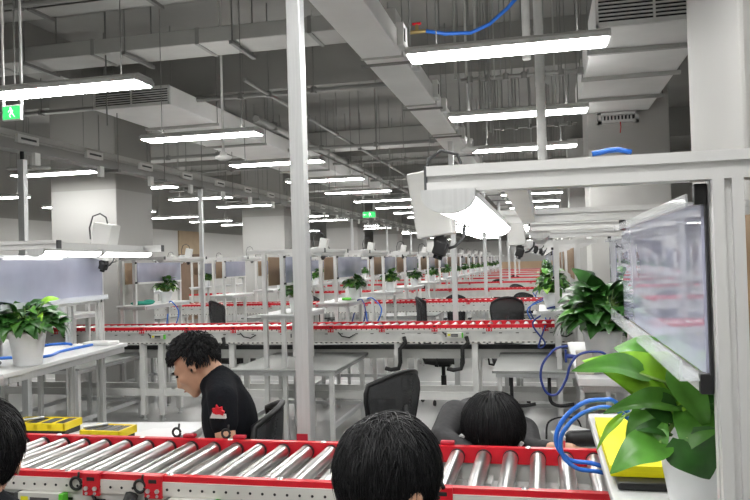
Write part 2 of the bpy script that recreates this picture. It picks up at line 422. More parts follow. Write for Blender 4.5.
# dome pendants
def dome(label, x, y, z):
    t = thing('pendant_dome', label, 'dome', (x,y,z))
    MB().lathe([(.0,-.03),(.05,-.028),(.085,-.01),(.09,.0),(.088,.012),(.04,.03),(.035,.06),(.018,.06),(.018,.1)], n=20).build('dome_shell', 'white', t)
    MB().rod((0,0,.08),(0,0,4.7-z),.014).build('dome_stem', 'white', t)
dome('white dome antenna on a long stem above the seated worker in black', -3.3, 7.3, 2.86)
dome('white dome antenna on a long stem beside the pale trunking', -.72, 7.7, 2.84)

# exit signs
def exit_sign(label, loc, w, h, rods):
    t = thing('exit_sign', label, 'exit sign', loc)
    MB().box(-w/2,w/2,-.012,.012,0,h).build('sign_case', 'white', t, bevel=.003)
    p = MB().box(-w/2+.008,w/2-.008,-.0145,-.0125,.008,h-.008).build('sign_face', 'exitg', t)
    s = h*.8
    b = MB()
    y0, y1 = -.0165, -.0148
    def bar(x0,z0,x1,z1,r):
        d = Vector((x1-x0,0,z1-z0)); n = Vector((-d.z,0,d.x)).normalized()*r
        P = [Vector((x0,y0,z0))+n,Vector((x0,y0,z0))-n,Vector((x1,y0,z1))-n,Vector((x1,y0,z1))+n]
        Q = [v+Vector((0,y1-y0,0)) for v in P]
        b.add(P+Q, ((0,1,2,3),(7,6,5,4),(0,4,5,1),(1,5,6,2),(2,6,7,3),(3,7,4,0)))
    c = h/2; u = s/2; ox = 0.0 if w < .2 else .02
    b.rod((ox-.08*u,y0,c+.78*u),(ox-.08*u,y1,c+.78*u),.16*u,n=14)
    bar(ox-.02*u,c+.6*u,ox+.12*u,c-.05*u,.15*u)
    bar(ox+.0*u,c+.52*u,ox-.42*u,c+.3*u,.07*u); bar(ox-.42*u,c+.3*u,ox-.5*u,c+.05*u,.07*u)
    bar(ox+.08*u,c+.5*u,ox+.42*u,c+.22*u,.07*u)
    bar(ox+.08*u,c,ox-.3*u,c-.35*u,.1*u); bar(ox-.3*u,c-.35*u,ox-.1*u,c-.8*u,.09*u)
    bar(ox+.14*u,c,ox+.45*u,c-.4*u,.1*u); bar(ox+.45*u,c-.4*u,ox+.7*u,c-.72*u,.08*u)
    if w > .2:
        bar(-w*.42,c,-w*.2,c,.1*u); bar(-w*.44,c,-w*.34,c+.3*u,.08*u); bar(-w*.44,c,-w*.34,c-.3*u,.08*u)
    b.build('pictogram', 'exitw', p)
    for x in rods: MB().rod((x,0,h),(x,0,4.7-loc[2]),.009).build('sign_rod', 'wpipe', t)
    return t
exit_sign('small green running-man exit sign hanging by the closest big light', (-3.57, 4.42, 2.755), .15, .105, (-.07,.075))
exit_sign('green running-man exit sign with arrow, hanging deep over the hall', (-4.3, 18.3, 2.83), .34, .16, (-.13,.13))

# valve assembly and blue hose on the trunking
t = thing('ball_valve', 'brass ball valve with red lever beside the pale trunking', 'valve', (-.76, 4.75, 3.20))
MB().rod((-.05,0,0),(.06,0,0),.013,n=10).rod((0,0,0),(0,0,.05),.012).build('valve_body', 'valve', t)
MB().box(-.03,.03,-.012,.012,.045,.06).build('lever', 'red', t, bevel=.004)
t = MB().tube([(-.70,4.75,3.20),(-.58,4.8,3.185),(-.42,4.85,3.19),(-.30,4.9,3.25),(-.18,4.95,3.36),(-.06,5.0,3.5),(.02,5.05,3.7)], .013).build('ceiling_air_hose', 'blue')
tag(t, 'blue air hose rising from the red-lever valve to the soffit', 'hose')
t = thing('red_valve', 'small red-handled drain valve on the soffit pipe near the square post', 'valve', (-2.2, 6.9, 4.04))
MB().rod((0,0,-.05),(0,0,.05),.03).build('valve_body', 'redd', t)
t = MB().tube([(.075,1.12,1.849),(.085,1.12,1.850),(.097,1.12,1.8525),(.112,1.12,1.853),(.122,1.12,1.850),(.13,1.12,1.848)], .004).build('air_hose', 'blue')
tag(t, 'short blue air hose lying on top of the front overhead beam', 'hose')

# ------------------------------------------------------------------ power posts
def power_post(label, x, y, z1, w, d, red=False, near=False):
    t = thing('power_post', label, 'post', (x, y, 0))
    b = MB(); 
    if near:
        pr = [(-w/2,-d/2),(w/2,-d/2),(w/2,d/2),(-w/2,d/2)]
        b.sweep(pr, (0,0,0), (0,0,z1), up=(0,1,0))
    else: b.box(-w/2,w/2,-d/2,d/2,0,z1)
    b.build('post_shaft', 'alu', t, bevel=.003)
    MB().box(-w/2-.03,w/2+.03,-d/2-.03,d/2+.03,0,.012).build('base_plate', 'alulight', t)
    if red: MB().box(-w/2-.001,w/2-.012,-d/2-.002,-d/2+.001,.97,1.03).build('red_sticker', 'redd', t)
    return t
power_post('thick square aluminium post just behind the front roller conveyor', -.941, 2.80, 3.0, .057, .062, True, True)
p = power_post('slim aluminium post behind the second conveyor, under the pale trunking', -.955, 8.08, 3.0, .055, .055)
for i, y in enumerate((12.55, 17.05, 21.5, 26.0, 30.5)):
    dup(p, '%s aluminium post deeper along the pale trunking' % ORD[i], (-.955, y, 0), group='posts along the pale trunking')
p = power_post('white power post with black cable on top, dropping from the cable tray', -4.95, 6.25, 2.80, .07, .06)
MB().tube([(0,0,2.78),(.0,0,2.88),(-.01,.0,2.94),(-.05,.02,2.985),(-.08,.05,2.99)], .02).build('cable', 'black', p)
p2 = power_post('slim power post under the cable tray, behind the second conveyor', -4.95, 10.1, 2.88, .055, .055)
for i, y in enumerate((14.5, 19.0, 23.5, 28.0)):
    dup(p2, '%s aluminium post deeper along the cable tray' % ORD[i], (-4.95, y, 0), group='posts along the cable tray')

# ------------------------------------------------------------------ roller conveyors
def roller_mesh(y0, y1, r, n=18):
    b = MB()
    b.rod((0,y0,0),(0,y1,0), r, 'chrome', n)
    b.rod((0,y0-.012,0),(0,y0,0), r*1.08, 'black', n); b.rod((0,y1,0),(0,y1+.012,0), r*1.08, 'black', n)
    return b
def conveyor(label, x0, x1, yf, yb, lod, legs, nroll=None, pitch=.0925):
    t = thing('roller_conveyor', label, 'roller conveyor', ((x0+x1)/2, (yf+yb)/2, 0))
    ox, oy = -(x0+x1)/2, -(yf+yb)/2
    a0, a1 = x0+ox, x1+ox; f, k = yf+oy, yb+oy; zt = 1.04
    # red side rails (channel section)
    for nm, yy, s in (('side_rail', f, 1), ('side_rail', k, -1)):
        pr = [(0,0),(0,-.054),(.004,-.054),(.004,-.004),(.022,-.004),(.022,-.056),(.026,-.056),(.026,0)]
        b = MB()
        P = [(a0, yy + s*u, zt + v) for u, v in pr]; Q = [(a1, yy + s*u, zt + v) for u, v in pr]
        n = len(pr)
        b.add(P+Q, [(i,(i+1)%n,n+(i+1)%n,n+i) for i in range(n)] + [tuple(range(n-1,-1,-1)), tuple(range(n,2*n))])
        if lod == 0:
            m = int((a1-a0)/.37)
            for i in range(m):
                x = a0+.2+i*.37
                b.lathe([(.0,.006),(.008,.005),(.011,0)], (x, yy+s*.017, zt), 'chrome', 10)
        b.build(nm, 'red', t)
    # white flange with a row of punched holes, and body sides
    for nm, yy, s in (('side_plate', f, 1), ('side_plate', k, -1)):
        b = MB(); b.mats = ['cream', 'black', 'plate']
        yo = yy - s*.006
        b.box(a0,a1,min(yo,yo+s*.012),max(yo,yo+s*.012),zt-.062,zt-(.018 if lod == 0 else .036),'cream')
        b.box(a0,a1,yy+s*.004-.002,yy+s*.004+.002,.86,zt-.056,'plate')
        b.box(a0,a1,min(yo,yo+s*.02),max(yo,yo+s*.02),.855,.875,'cream')
        if lod < 2:
            dx = .04 if lod == 0 else .055
            m = int((a1-a0)/dx)
            for i in range(m):
                x = a0 + (i+.5)*dx
                if s > 0 : b.rod((x,yo-.0012,zt-.041),(x,yo+.003,zt-.041),.0045 if lod==0 else .007,'black',8)
                if s > 0 and i % 3 == 0: b.box(x-.016,x+.016,yy+s*.004-.0045,yy+s*.004+.003,.95,.958,'black')
                if s > 0 and lod == 1: b.box(x-.012,x+.012,yo-.0215*0-.001,yo+.003,.857,.868,'dgrey')
            if s > 0 and i % 5 == 2: b.rod((x,yy-.001,.91),(x,yy+.004,.91),.005,'black',8)
        b.build(nm, 'cream', t)
    # bed tray
    b = MB(); b.mats = ['steel','black','plate']
    b.box(a0,a1,f+.04,k-.04,.925,.93,'steel')
    if lod == 0:
        m = int((a1-a0)/pitch)
        for i in range(m):
            x = a0+.05+i*pitch
            for j in range(4):
                b.rod((x,f+.1+j*.085,.929),(x,f+.1+j*.085,.9315),.006,'black',8)
            b.box(x-.02,x+.02,k-.10,k-.08,.93,.945,'plate')
            if i % 3 == 0: b.box(x-.03,x+.03,k-.16,k-.06,.93,.955,'plate')
    b.build('bed_tray', 'plate', t)
    # rollers
    n = int((a1-a0)/pitch); zr = zt-.033
    if lod < 2:
        src = None
        for i in range(min(n, 100)):
            x = a0 + pitch*(i+.5)
            if src is None:
                src = roller_mesh(f+.040, k-.040, .0255 if lod==0 else .024, 18 if lod==0 else 10).build('roller', 'chrome', t); o = src
            else:
                o = src.copy(); COL.objects.link(o); o.parent = t
            o.location = (x, 0, zr)
    else:
        b = MB()
        for i in range(n): b.rod((a0+pitch*(i+.5),f+.035,zr),(a0+pitch*(i+.5),k-.035,zr),.024,n=6)
        o = b.build('rollers', 'chrome', t); o['kind'] = 'stuff'
    # legs and ties
    for lx in legs:
        for yy in (f+.05, k-.05):
            b = MB().box(lx+ox-.03,lx+ox+.03,yy-.03,yy+.03,.06,.86)
            lg = b.build('leg', 'white', t)
            MB().rod((lx+ox,yy,.012),(lx+ox,yy,.06),.012,n=8).rod((lx+ox,yy,0),(lx+ox,yy,.014),.028,n=10).build('levelling_foot', 'alu', lg)
        MB().box(lx+ox-.02,lx+ox+.02,f+.08,k-.08,.25,.31).build('cross_tie', 'white', t)
    for yy in (f+.05, k-.05):
        if legs: MB().box(min(legs)+ox,max(legs)+ox,yy-.015,yy+.015,.27,.35).build('tie_beam', 'white', t)
    return t, ox, oy
def bracket(t, x, y, z):
    b = MB(); b.mats = ['red','alu','black']
    b.box(x-.03,x+.03,y-.014,y-.002,z-.066,z+.004,'red').box(x-.03,x+.03,y-.014,y+.02,z+.003,z+.006,'red')
    for s in (-1,1):
        b.rod((x+s*.016,y-.020,z-.042),(x+s*.016,y-.013,z-.042),.0075,'alu',6)
        b.rod((x+s*.015,y-.018,z-.058),(x+s*.015,y-.013,z-.058),.005,'alu',6)
    b.box(x-.014,x+.014,y-.0155,y-.0135,z-.018,z-.006,'black')
    return b.build('red_bracket', 'red', t, bevel=.0015)
def ring(t, x, y, z, r=.019):
    pts = [(x+r*math.cos(a), y, z+r*math.sin(a)) for a in [2*PI*i/18*.97 for i in range(19)]]
    return MB().tube(pts, .005, n=6).tube([(x+.01,y,z+r),(x+.012,y,z+r+.018)], .004, n=5).build('clip_ring', 'rubber', t)
def driver_card(t, x, y, z):
    b = MB(); b.mats = ['pcb','tag','lime','dgrey']
    b.box(x-.075,x+.075,y-.03,y,z-.04,z+.012,'pcb').box(x-.065,x-.038,y-.031,y-.029,z-.02,z,'tag').box(x-.03,x+.04,y-.0315,y-.029,z-.018,z-.002,'dgrey')
    b.box(x-.03,x+.04,y-.0312,y-.029,z-.03,z-.022,'dgrey').box(x+.076,x+.09,y-.03,y,z-.04,z+.01,'lime').box(x-.09,x-.076,y-.03,y,z-.03,z+.01,'dgrey')
    return b.build('driver_card', 'pcb', t)

C1, ox, oy = conveyor('front roller conveyor with red rails and chrome rollers beside the seated worker', -3.6, .21, 2.13, 2.625, 0, (-3.3,-1.6,.1))
f1 = 2.13+oy
for x in (-1.447,-1.226,-.305): bracket(C1, x+ox, f1, 1.037)
for x in (-1.502,-1.272,-.36): ring(C1, x+ox, f1-.012, 1.008)
for x in (-1.63,-1.09,-.5): driver_card(C1, x+ox, f1+.0, .965)
for pts in (((-1.44,.975),(-1.43,.95),(-1.39,.91),(-1.36,.86)),((-1.72,.96),(-1.78,.968),(-1.85,.955),(-1.9,.93)),((-.93,.975),(-.90,.965),(-.86,.95),(-.80,.953)),((-1.25,.975),(-1.25,.95),(-1.27,.92),(-1.28,.86))):
    MB().tube([(x+ox, f1-.012, z) for x, z in pts], .006, n=6).build('cable', 'rubber', C1)
MB().tube([(-1.29+ox,f1-.03,.985),(-1.31+ox,f1-.03,.94),(-1.33+ox,f1-.03,.86)], .022, n=8).build('cable_sleeve', 'rubber', C1)
bk = 2.625+oy
for x in (-1.393,-1.186,-.39):
    MB().box(x+ox+.012,x+ox+.062,bk-.012,bk+.012,1.041,1.054).build('red_clip', 'redd', C1, bevel=.004)
for x in (-1.40,-1.193):
    ring(C1, x+ox-.012, bk+.0, 1.058, .016)
MB().tube([(-.447+ox,bk,1.075),(-.43+ox,bk,1.058),(-.40+ox,bk,1.05)], .006).build('white_lead', 'white', C1)

legs2 = (-6.25,-4.42,-4.19,-3.34,-1.5,-.70,1.2,1.6)
C2, ox, oy = conveyor('second roller conveyor from the camera, red rails on white legs', -6.9, 2.1, 7.45, 7.935, 1, legs2)
f2 = 7.45+oy
for i in range(16):
    x = -6.6+ox+i*.55
    bracket(C2, x, f2, 1.037)
    if i % 2 == 0: MB().tube([(x+.08,f2-.01,.97),(x+.12,f2-.015,.93),(x+.2,f2-.015,.915),(x+.26,f2-.01,.95)], .007, n=5).build('cable', 'rubber', C2)
    if i % 3 == 1: driver_card(C2, x+.2, f2, .95)
for lx in (-3.42,-1.42,-.78):
    MB().tube([(lx+ox,f2-.01,.92),(lx+ox+.02,f2-.03,.86),(lx+ox-.04,f2-.03,.80),(lx+ox-.04,f2-.03,.66),(lx+ox-.06,f2-.03,.60),(lx+ox-.14,f2-.03,.585),(lx+ox-.2,f2-.03,.60)], .022, n=7).build('cable_sleeve', 'rubber', C2)
MB().box(-6.8+ox,2.0+ox,7.76+oy,7.84+oy,.755,.80).build('cable_channel', 'dgrey', C2)
MB().box(-6.8+ox,2.0+ox,7.74+oy,7.86+oy,.66,.755).build('apron', 'white', C2)
CY = [11.92, 16.4, 20.9, 25.4, 29.9, 34.4, 38.9, 43.4]
for i, y in enumerate(CY):
    lod = 1 if i == 0 else 2
    cv, ox, oy = conveyor('%s roller conveyor from the camera, red rails across the hall' % ORD[i+2], -8.4, 2.3, y, y+.485, lod, (-7.7,-5.8,-3.9,-2.0,-.1,1.8))
    if i < 3:
        for k in range(12): bracket(cv, -8+ox+k*.85, y+oy, 1.037)

# ------------------------------------------------------------------ workstations
def station(label, X, s, y0, y1, near, shelf_out=.14, shelf_in=.26, beam_out=.40, beam_in=.26, gap=.20, group=None, table=None, post_z0=0.0, solid_shelf=False, rail=False):
    """X: panel-side post plane, s: side the panel and the lamp face (+1 / -1 along x)"""
    t = thing('workstation', label, 'workstation', (X, y0, 0), group)
    L = y1 - y0; w = .04
    pr = slot_profile(w) if near else sq(w)
    a2 = 'alulight'
    for yy in (.02, L-.02):
        for xx in (-s*.02, -s*gap):
            MB().sweep(pr, (xx,yy,post_z0), (xx,yy,1.802), up=(0,1,0)).build('post', a2, t)
        lo, hi = sorted((-s*beam_in, s*beam_out))
        bm_ = MB().sweep(pr, (lo,yy,1.822), (hi,yy,1.822), up=(0,0,1)).build('cantilever_beam', a2, t)
        MB().box(min(s*beam_out, s*(beam_out+.004)),max(s*beam_out, s*(beam_out+.004)),yy-.02,yy+.02,1.802,1.842).build('end_cap', 'dgrey', bm_)
    # rails along the station
    for xx in (((s*(beam_out-.13),) if rail else ()) if near else (s*(beam_out-.14), s*(beam_out-.03))):
        MB().sweep(sq(.036 if near else .03), (xx,.04,1.822), (xx,L-.04,1.822), up=(0,0,1)).build('lamp_rail', a2, t)
    MB().sweep(sq(.03), (-s*.02,.04,1.60), (-s*.02,L-.04,1.60)).build('back_rail', a2, t)
    # film panel, its pocket ledge and clips
    x0, x1 = sorted((s*.004, s*.010))
    MB().box(x0,x1,.035,L-.035,1.525,1.772).build('film_panel', 'film', t)
    if near:
        x0, x1 = sorted((s*.004, s*.045))
        b = MB().box(x0,x1,.035,L-.035,1.515,1.519).box(min(s*.042,s*.046),max(s*.042,s*.046),.035,L-.035,1.515,1.545)
        b.build('pocket_ledge', 'clear', t)
        x0, x1 = sorted((s*.002, s*.016)); MB().box(x0,x1,.035,L-.035,1.497,1.514).build('ledge_rail', 'white', t)
        x0, x1 = sorted((s*.004, s*.03)); MB().box(x0,x1,.035,L-.035,1.770,1.773).box(x0,x0+.003,.035,L-.035,1.768,1.785).build('top_strip', 'clear', t)
        for yy in (.045, L-.06):
            for z in (1.497, 1.769):
                x0, x1 = sorted((s*.001, s*.019)); MB().box(x0,x1,yy-.016,yy+.0,z,z+.03).build('panel_clip', 'black', t, bevel=.002)
        x0, x1 = sorted((s*.002, s*.006)); MB().box(x0,x1,.026,.034,1.525,1.77).build('edge_gasket', 'black', t)
    else:
        x0, x1 = sorted((s*.004, s*.02)); MB().box(x0,x1,.035,L-.035,1.50,1.524).build('ledge_rail', 'white', t)
        for z in (1.51, 1.76): MB().box(min(s*.0,s*.02),max(s*.0,s*.02),-.004,.02,z,z+.02).build('panel_clip', 'black', t)
    # brown backing board
    x0, x1 = sorted((-s*(gap-.03), -s*(gap-.036)))
    MB().box(x0,x1,.04,L-.04,1.50,1.772).build('backing_board', 'kraft', t)
    # shelf
    lo, hi = sorted((s*shelf_out, -s*shelf_in))
    MB().box(lo,hi,-.03,L,1.205 if solid_shelf else 1.213,1.235).build('shelf', 'lam', t, bevel=.003)
    sp = MB()
    for yy in (.02, L-.02): sp.box(lo+.02,hi-.02,yy-.015,yy+.015,1.178,1.212)
    for xx in (lo+.03, hi-.03): sp.box(xx-.015,xx+.015,.04,L-.04,1.178,1.212)
    sp.build('shelf_frame', 'alu', t)
    if table:
        tx0, tx1, ty0, ty1, tz = table
        tx0 -= X; tx1 -= X; ty0 -= y0; ty1 -= y0
        MB().box(tx0,tx1,ty0,ty1,tz-.022,tz).build('worktop', 'grey' if tz < .8 else 'lam', t, bevel=.002)
        fr = MB()
        for yy in (ty0+.05, ty1-.05): fr.box(tx0+.03,tx1-.03,yy-.02,yy+.02,tz-.06,tz-.024)
        for xx in (tx0+.05, tx1-.05): fr.box(xx-.02,xx+.02,ty0+.05,ty1-.05,tz-.06,tz-.024)
        fr.build('table_frame', 'alu', t)
        for xx in (tx0+.06, tx1-.06):
            for yy in (ty0+.06, ty1-.06):
                lg = MB().sweep(sq(.04), (xx,yy,.03), (xx,yy,tz-.06), up=(0,1,0)).build('leg', 'alulight', t)
                MB().rod((xx,yy,0),(xx,yy,.012),.026,n=10).rod((xx,yy,.01),(xx,yy,.035),.009).build('levelling_foot', 'alu', lg)
        MB().box(tx0+.06,tx1-.06,ty1-.075,ty1-.045,.18,.22).box(tx0+.045,tx0+.075,ty0+.08,ty1-.08,.18,.22).box(tx1-.075,tx1-.045,ty0+.08,ty1-.08,.18,.22).build('stretcher', 'alu', t)
    return t

def task_lamp(label, loc, L, group=None, lit=True):
    """half-round LED batten hung under the two cantilever beams, running along y"""
    t = thing('task_lamp', label, 'task lamp', loc, group)
    n = 10; R = .04
    pr = [(-R,0)] + [(-R*math.cos(PI*i/n), -R*.72*math.sin(PI*i/n)) for i in range(1, n)] + [(R,0)]
    MB().box(-R,R,0,L,-.004,.006).box(-.02,.02,.03,L-.03,.006,.012).build('lamp_body', 'alulight', t)
    b = MB()
    P = [(x,.012,z) for x,z in pr]; Q = [(x,L-.012,z) for x,z in pr]; k = len(pr)
    b.add(P+Q, [(i,i+1,k+i+1,k+i) for i in range(k-1)], None, True)
    b.build('diffuser', 'lampw' if lit else 'white', t)
    for y0, y1 in ((0,.012),(L-.012,L)):
        y0 -= .003 if y0 == 0 else 0
        b = MB(); P = [(x*1.03,y0,z*1.03 if z else .007) for x,z in pr]; Q = [(x*1.03,y1,z*1.03 if z else .007) for x,z in pr]
        b.add(P+Q, [(i,(i+1)%k,k+(i+1)%k,k+i) for i in range(k)] + [tuple(range(k-1,-1,-1)), tuple(range(k,2*k))])
        b.build('end_cap', 'alu', t)
    return t

def camera_head(label, loc, s, tilt=.22, sc_=1.0, group=None, ls=-1):
    """white boxed reader with a black camera below and a looped cable"""
    t = thing('camera_head', label, 'camera', loc, group)
    T = Euler((0, tilt*s, 0)).to_matrix().to_4x4()
    b = MB().box(-.055*sc_,.055*sc_,-.045*sc_,.045*sc_,-.10*sc_,.10*sc_,T=T).build('housing', 'white', t, bevel=.005)
    c = T @ Vector((.01*s,0,-.10*sc_))
    MB().box(c.x-.012,c.x+.012,-.012,.012,-.01+c.z,.012+c.z).box(c.x-.018,c.x+.022,-.02,.02,-.03+c.z,-.005+c.z).build('lens_mount', 'black', t)
    T2 = Matrix.Translation(c + Vector((.0,0,-.04))) @ Euler((0,.35*s,0)).to_matrix().to_4x4()
    ca = MB().box(-.021,.021,-.022,.022,-.022,.024,T=T2).build('camera_body', 'black', t, bevel=.006)
    d = T2 @ Vector((0,0,-.022)); e = T2 @ Vector((0,0,-.034))
    MB().rod(d, e, .015, n=14).build('lens', 'lens', ca)
    q = T2 @ Vector((.026*s,0,.01))
    MB().tube([q, q+Vector((.02*s,-.01,.005)), q+Vector((.045*s,-.01,.03)), q+Vector((.05*s,0,.07)), q+Vector((.03*s,.0,.10))], .005, n=6).build('camera_cable', 'dgrey', t)
    top = T @ Vector((0,0,.10*sc_))
    MB().tube([top, top+Vector((ls*.01*s,0,.04)), top+Vector((ls*.05*s,0,.065)), top+Vector((ls*.1*s,0,.05)), top+Vector((ls*.125*s,0,-.02)), top+Vector((ls*.12*s,0,-.09))], .005, n=6).build('cable_loop', 'dgrey', t)
    MB().rod((ls*.05*s,.0,-.02),(ls*.17*s,.0,-.035),.010,n=8).build('bracket_arm', 'alu', t)
    return t

# ---- plants
def leaf(b, base, d, up, L, W, m, droop=.35, fold=.25, fine=False):
    """heart-shaped blade: lobes behind the stalk, creased midrib, wavy rim, drooping tip"""
    d = Vector(d).normalized(); up = Vector(up); sd = d.cross(up).normalized(); up = sd.cross(d).normalized()
    n = 12 if fine else 7; h = 3 if fine else 2; vs = []; ph = (base[0]*91 + base[1]*57) % 6.28
    for i in range(n + 1):
        u = i / n
        wv = W * .5 * (max(0, math.sin(PI * u ** .55)) ** .72) * (1.12 - .34*u)
        if i == 0: wv = W*.20
        if i == n: wv = W*.01
        c = Vector(base) + d * (L*u*(1-.12*droop*u)) - up * (droop * L * .55 * u * u) + up * (.12*L*math.sin(PI*u))
        for j in range(-h, h+1):
            k = abs(j)/h; sg = 1 if j >= 0 else -1
            lobe = -d * (L * .16 * k**1.6 * max(0, 1 - u*3.2))
            wave = up * (.018*L*math.sin(9*u + ph + sg)*k*k)
            vs.append(c + sd*(sg*wv*k) + up*(fold*wv*(k**.8) - fold*.35*wv*k*k) + lobe + wave)
    q = 2*h + 1
    b.add(vs, [(i*q+j, i*q+j+1, (i+1)*q+j+1, (i+1)*q+j) for i in range(n) for j in range(q-1)], m, True)
def pothos(label, loc, r, h, nleaf, seed, spread=1.0, lsize=.085, hand=(), group=None, tall=1.0, bright=.12, p2=.25):
    R = random.Random(seed)
    t = thing('potted_plant', label, 'potted plant', loc, group)
    prof = [(0,0),(r*.70,0),(r*.72,.006),(r*.97,h*.90),(r*1.0,h*.93),(r*1.0,h),(r*.95,h),(r*.92,h*.9),(r*.0,h*.9)]
    p = MB(); p.lathe(prof[:8], n=28).build('pot', 'pot', t)
    MB().lathe([(0,h*.9),(r*.92,h*.9)], n=24).build('soil', 'soil', t)
    b = MB(); st = MB()
    for i in range(nleaf):
        a = R.uniform(0, 2*PI); ring_ = math.sqrt(R.random())
        el = R.uniform(-.15, 1.2) if ring_ > .5 else R.uniform(.5, 1.4)
        rad = spread * r * (0.35 + 1.15*ring_)
        z = h + tall * r * (.15 + 1.5*(1-ring_**1.6)*R.uniform(.5,1) + .25*R.random())
        base = Vector((rad*math.cos(a)*.8, rad*math.sin(a)*.8, z))
        d = Vector((math.cos(a+R.uniform(-.5,.5)), math.sin(a+R.uniform(-.5,.5)), R.uniform(-.75,.45) if ring_ > .45 else R.uniform(0,1.2)))
        up = Vector((R.uniform(-.4,.4), R.uniform(-.4,.4), 1)) - Vector((0,.35,0))
        L = lsize * R.uniform(.75, 1.25)
        m = 'leaf3' if R.random() < bright else ('leaf2' if R.random() < p2 else 'leaf')
        leaf(b, base, d, up, L, L*R.uniform(.68,.85), m, R.uniform(.15,.7), R.uniform(.1,.4))
        o = Vector((.3*r*math.cos(a), .3*r*math.sin(a), h*.9))
        st.tube([o, o.lerp(base,.5)+Vector((0,0,.12*r+.3*abs(base.z-o.z)*.3)), base], .0022, n=5)
    for (base, d, up, L, W, m, dr, fo) in hand:
        leaf(b, base, d, up, L, W, m, dr, fo, True)
        o = Vector((base[0]*.2, base[1]*.2, h*.9)); bb = Vector(base)
        st.tube([o, o.lerp(bb,.5)+Vector((0,0,.03)), bb], .003, n=6)
    b.build('foliage', 'leaf', t); st.build('stems', 'stem', t)
    return t

# ---- front stations
station('front workstation whose aluminium post and beam fill the near corner of the bench', .233, -1, 1.10, 2.26, True, shelf_out=.118, shelf_in=.30, beam_out=.401, beam_in=.9, rail=True)
station('workstation right behind the front plant bench, holding the dark bushy plant', .355, -1, 2.93, 4.13, True, shelf_out=.24, shelf_in=.26, table=(.02,.75,2.70,3.3,.93), solid_shelf=True, beam_in=.30)
LX0, LY0, LRZ = -2.569, 2.909, .12
station('workstation of lilac panel and white shelf beside the yellow trays', -2.72, 1, 2.90, 4.16, True, shelf_out=.15, shelf_in=.30, gap=.22, rail=True, table=(-3.3,-1.74,2.74,3.26,.93))
bpy.data.objects[[o.name for o in bpy.data.objects if o.get('label','').startswith('workstation of lilac')][0]].location = (LX0, LY0, 0)
bpy.data.objects[[o.name for o in bpy.data.objects if o.get('label','').startswith('workstation of lilac')][0]].rotation_euler = (0, 0, LRZ)
def Lp(x, y, z): return (LX0 + x*math.cos(LRZ) - y*math.sin(LRZ), LY0 + x*math.sin(LRZ) + y*math.cos(LRZ), z)
task_lamp('lit half-round task lamp under the big front aluminium beam', (-.135, 1.09, 1.798), 1.22)
task_lamp('task lamp with grey end cap under the second set of overhead beams', (-.012, 2.95, 1.798), 1.16, lit=False)
task_lamp('lit task lamp bar above the lilac panel by the yellow trays, further half', Lp(.295, .60, 1.798), .64).rotation_euler = (0, 0, LRZ)
task_lamp('lit task lamp bar above the spreading pothos, at the frame edge', Lp(.30, .0, 1.798), .57).rotation_euler = (0, 0, LRZ)
camera_head('white camera box leaning beside the end of the big front beam', (-.335, 2.28, 1.875), 1, -.14, 1.02, ls=1)
camera_head('white camera box behind the lit lamp on the second set of beams', (-.135, 3.95, 1.845), 1, -.08, .8, ls=1)
camera_head('white camera box with cable loop at the end of the lilac-panel station', (-2.60, 4.00, 1.87), 1, .2, 1.1)

# ---- rows of stations, two per gap between conveyors
LINEX = [(.13, -1, 'line under the louvred duct'), (-2.37, 1, 'line under the pale trunking'),
         (-5.0, 1, 'line under the cable tray'), (-7.65, 1, 'line by the side wall')]
CALL = [2.13, 7.45] + CY
protoL = protoR = None; lampP = camL = camR = None; plantP = []
for pi in range(3):
    plantP.append(None)
nplant = 0
for ci in range(1, 9):
    yf = CALL[ci]
    for side in ('before', 'behind'):
        y0 = yf - .93 if side == 'before' else yf + .485 + .40
        L = .86 if side == 'before' else 1.2
        if side == 'before': y0 -= .0
        for xi, (x, s, where) in enumerate(LINEX):
            if ci >= 6 and xi == 3: continue
            if ci == 1 and side == 'before':
                tabs = {0:(-.46,.56), 1:(-2.90,-1.86), 2:(-5.25,-4.22), 3:(-8.0,-7.0)}[xi]
                if xi == 0: x = .09
            else: tabs = (x-.5, x+.5)
            pos = '%s the %s conveyor, %s' % (side, ORD[ci], where)
            key = (s, side, ci == 1)
            if key not in KIDS:
                KIDS[key] = station('workstation '+pos, x, s, y0, y0+1.2 if side == 'behind' else y0+L, False, beam_in=.36, table=(tabs[0], tabs[1], y0-(.10 if ci == 1 else .04), y0+(L+.31 if ci == 1 and side == 'before' else L), .73), group='workstations along the hall')
            else:
                dup(KIDS[key], 'workstation '+pos, (x, y0, 0))
            if ci <= 6:
                l = KIDS.get('lamp'+side)
                lloc = (x+s*.33, y0+.03, 1.798)
                if l is None: KIDS['lamp'+side] = task_lamp('task lamp '+pos, lloc, L-.06, group='task lamps along the hall', lit=False)
                else: dup(l, 'task lamp '+pos, lloc)
                cloc = (x+s*.15, y0+L-.05, 1.885)
                l = KIDS.get('cam%d' % s)
                if l is None: KIDS['cam%d' % s] = camera_head('white camera box '+pos, cloc, 1, .2, .75, group='camera boxes along the hall')
                else: dup(l, 'white camera box '+pos, cloc)
            # plants stand on most of the shelves
            if (ci, side, xi) in ((1,'behind',3),(2,'before',2),(3,'before',0)): continue
            pl = (x + s*.02, y0 + (.30 if side == 'before' else .72), 1.235)
            k = (ci*2 + xi + (side == 'behind')) % 3
            if plantP[k] is None:
                plantP[k] = pothos('leafy potted plant '+pos, pl, .085, .145, 80, 30+k, 1.05, .085, group='potted plants along the hall', tall=1.0+.2*k, bright=.03)
            else: dup(plantP[k], 'leafy potted plant '+pos, pl, rz=ci*1.3+xi)

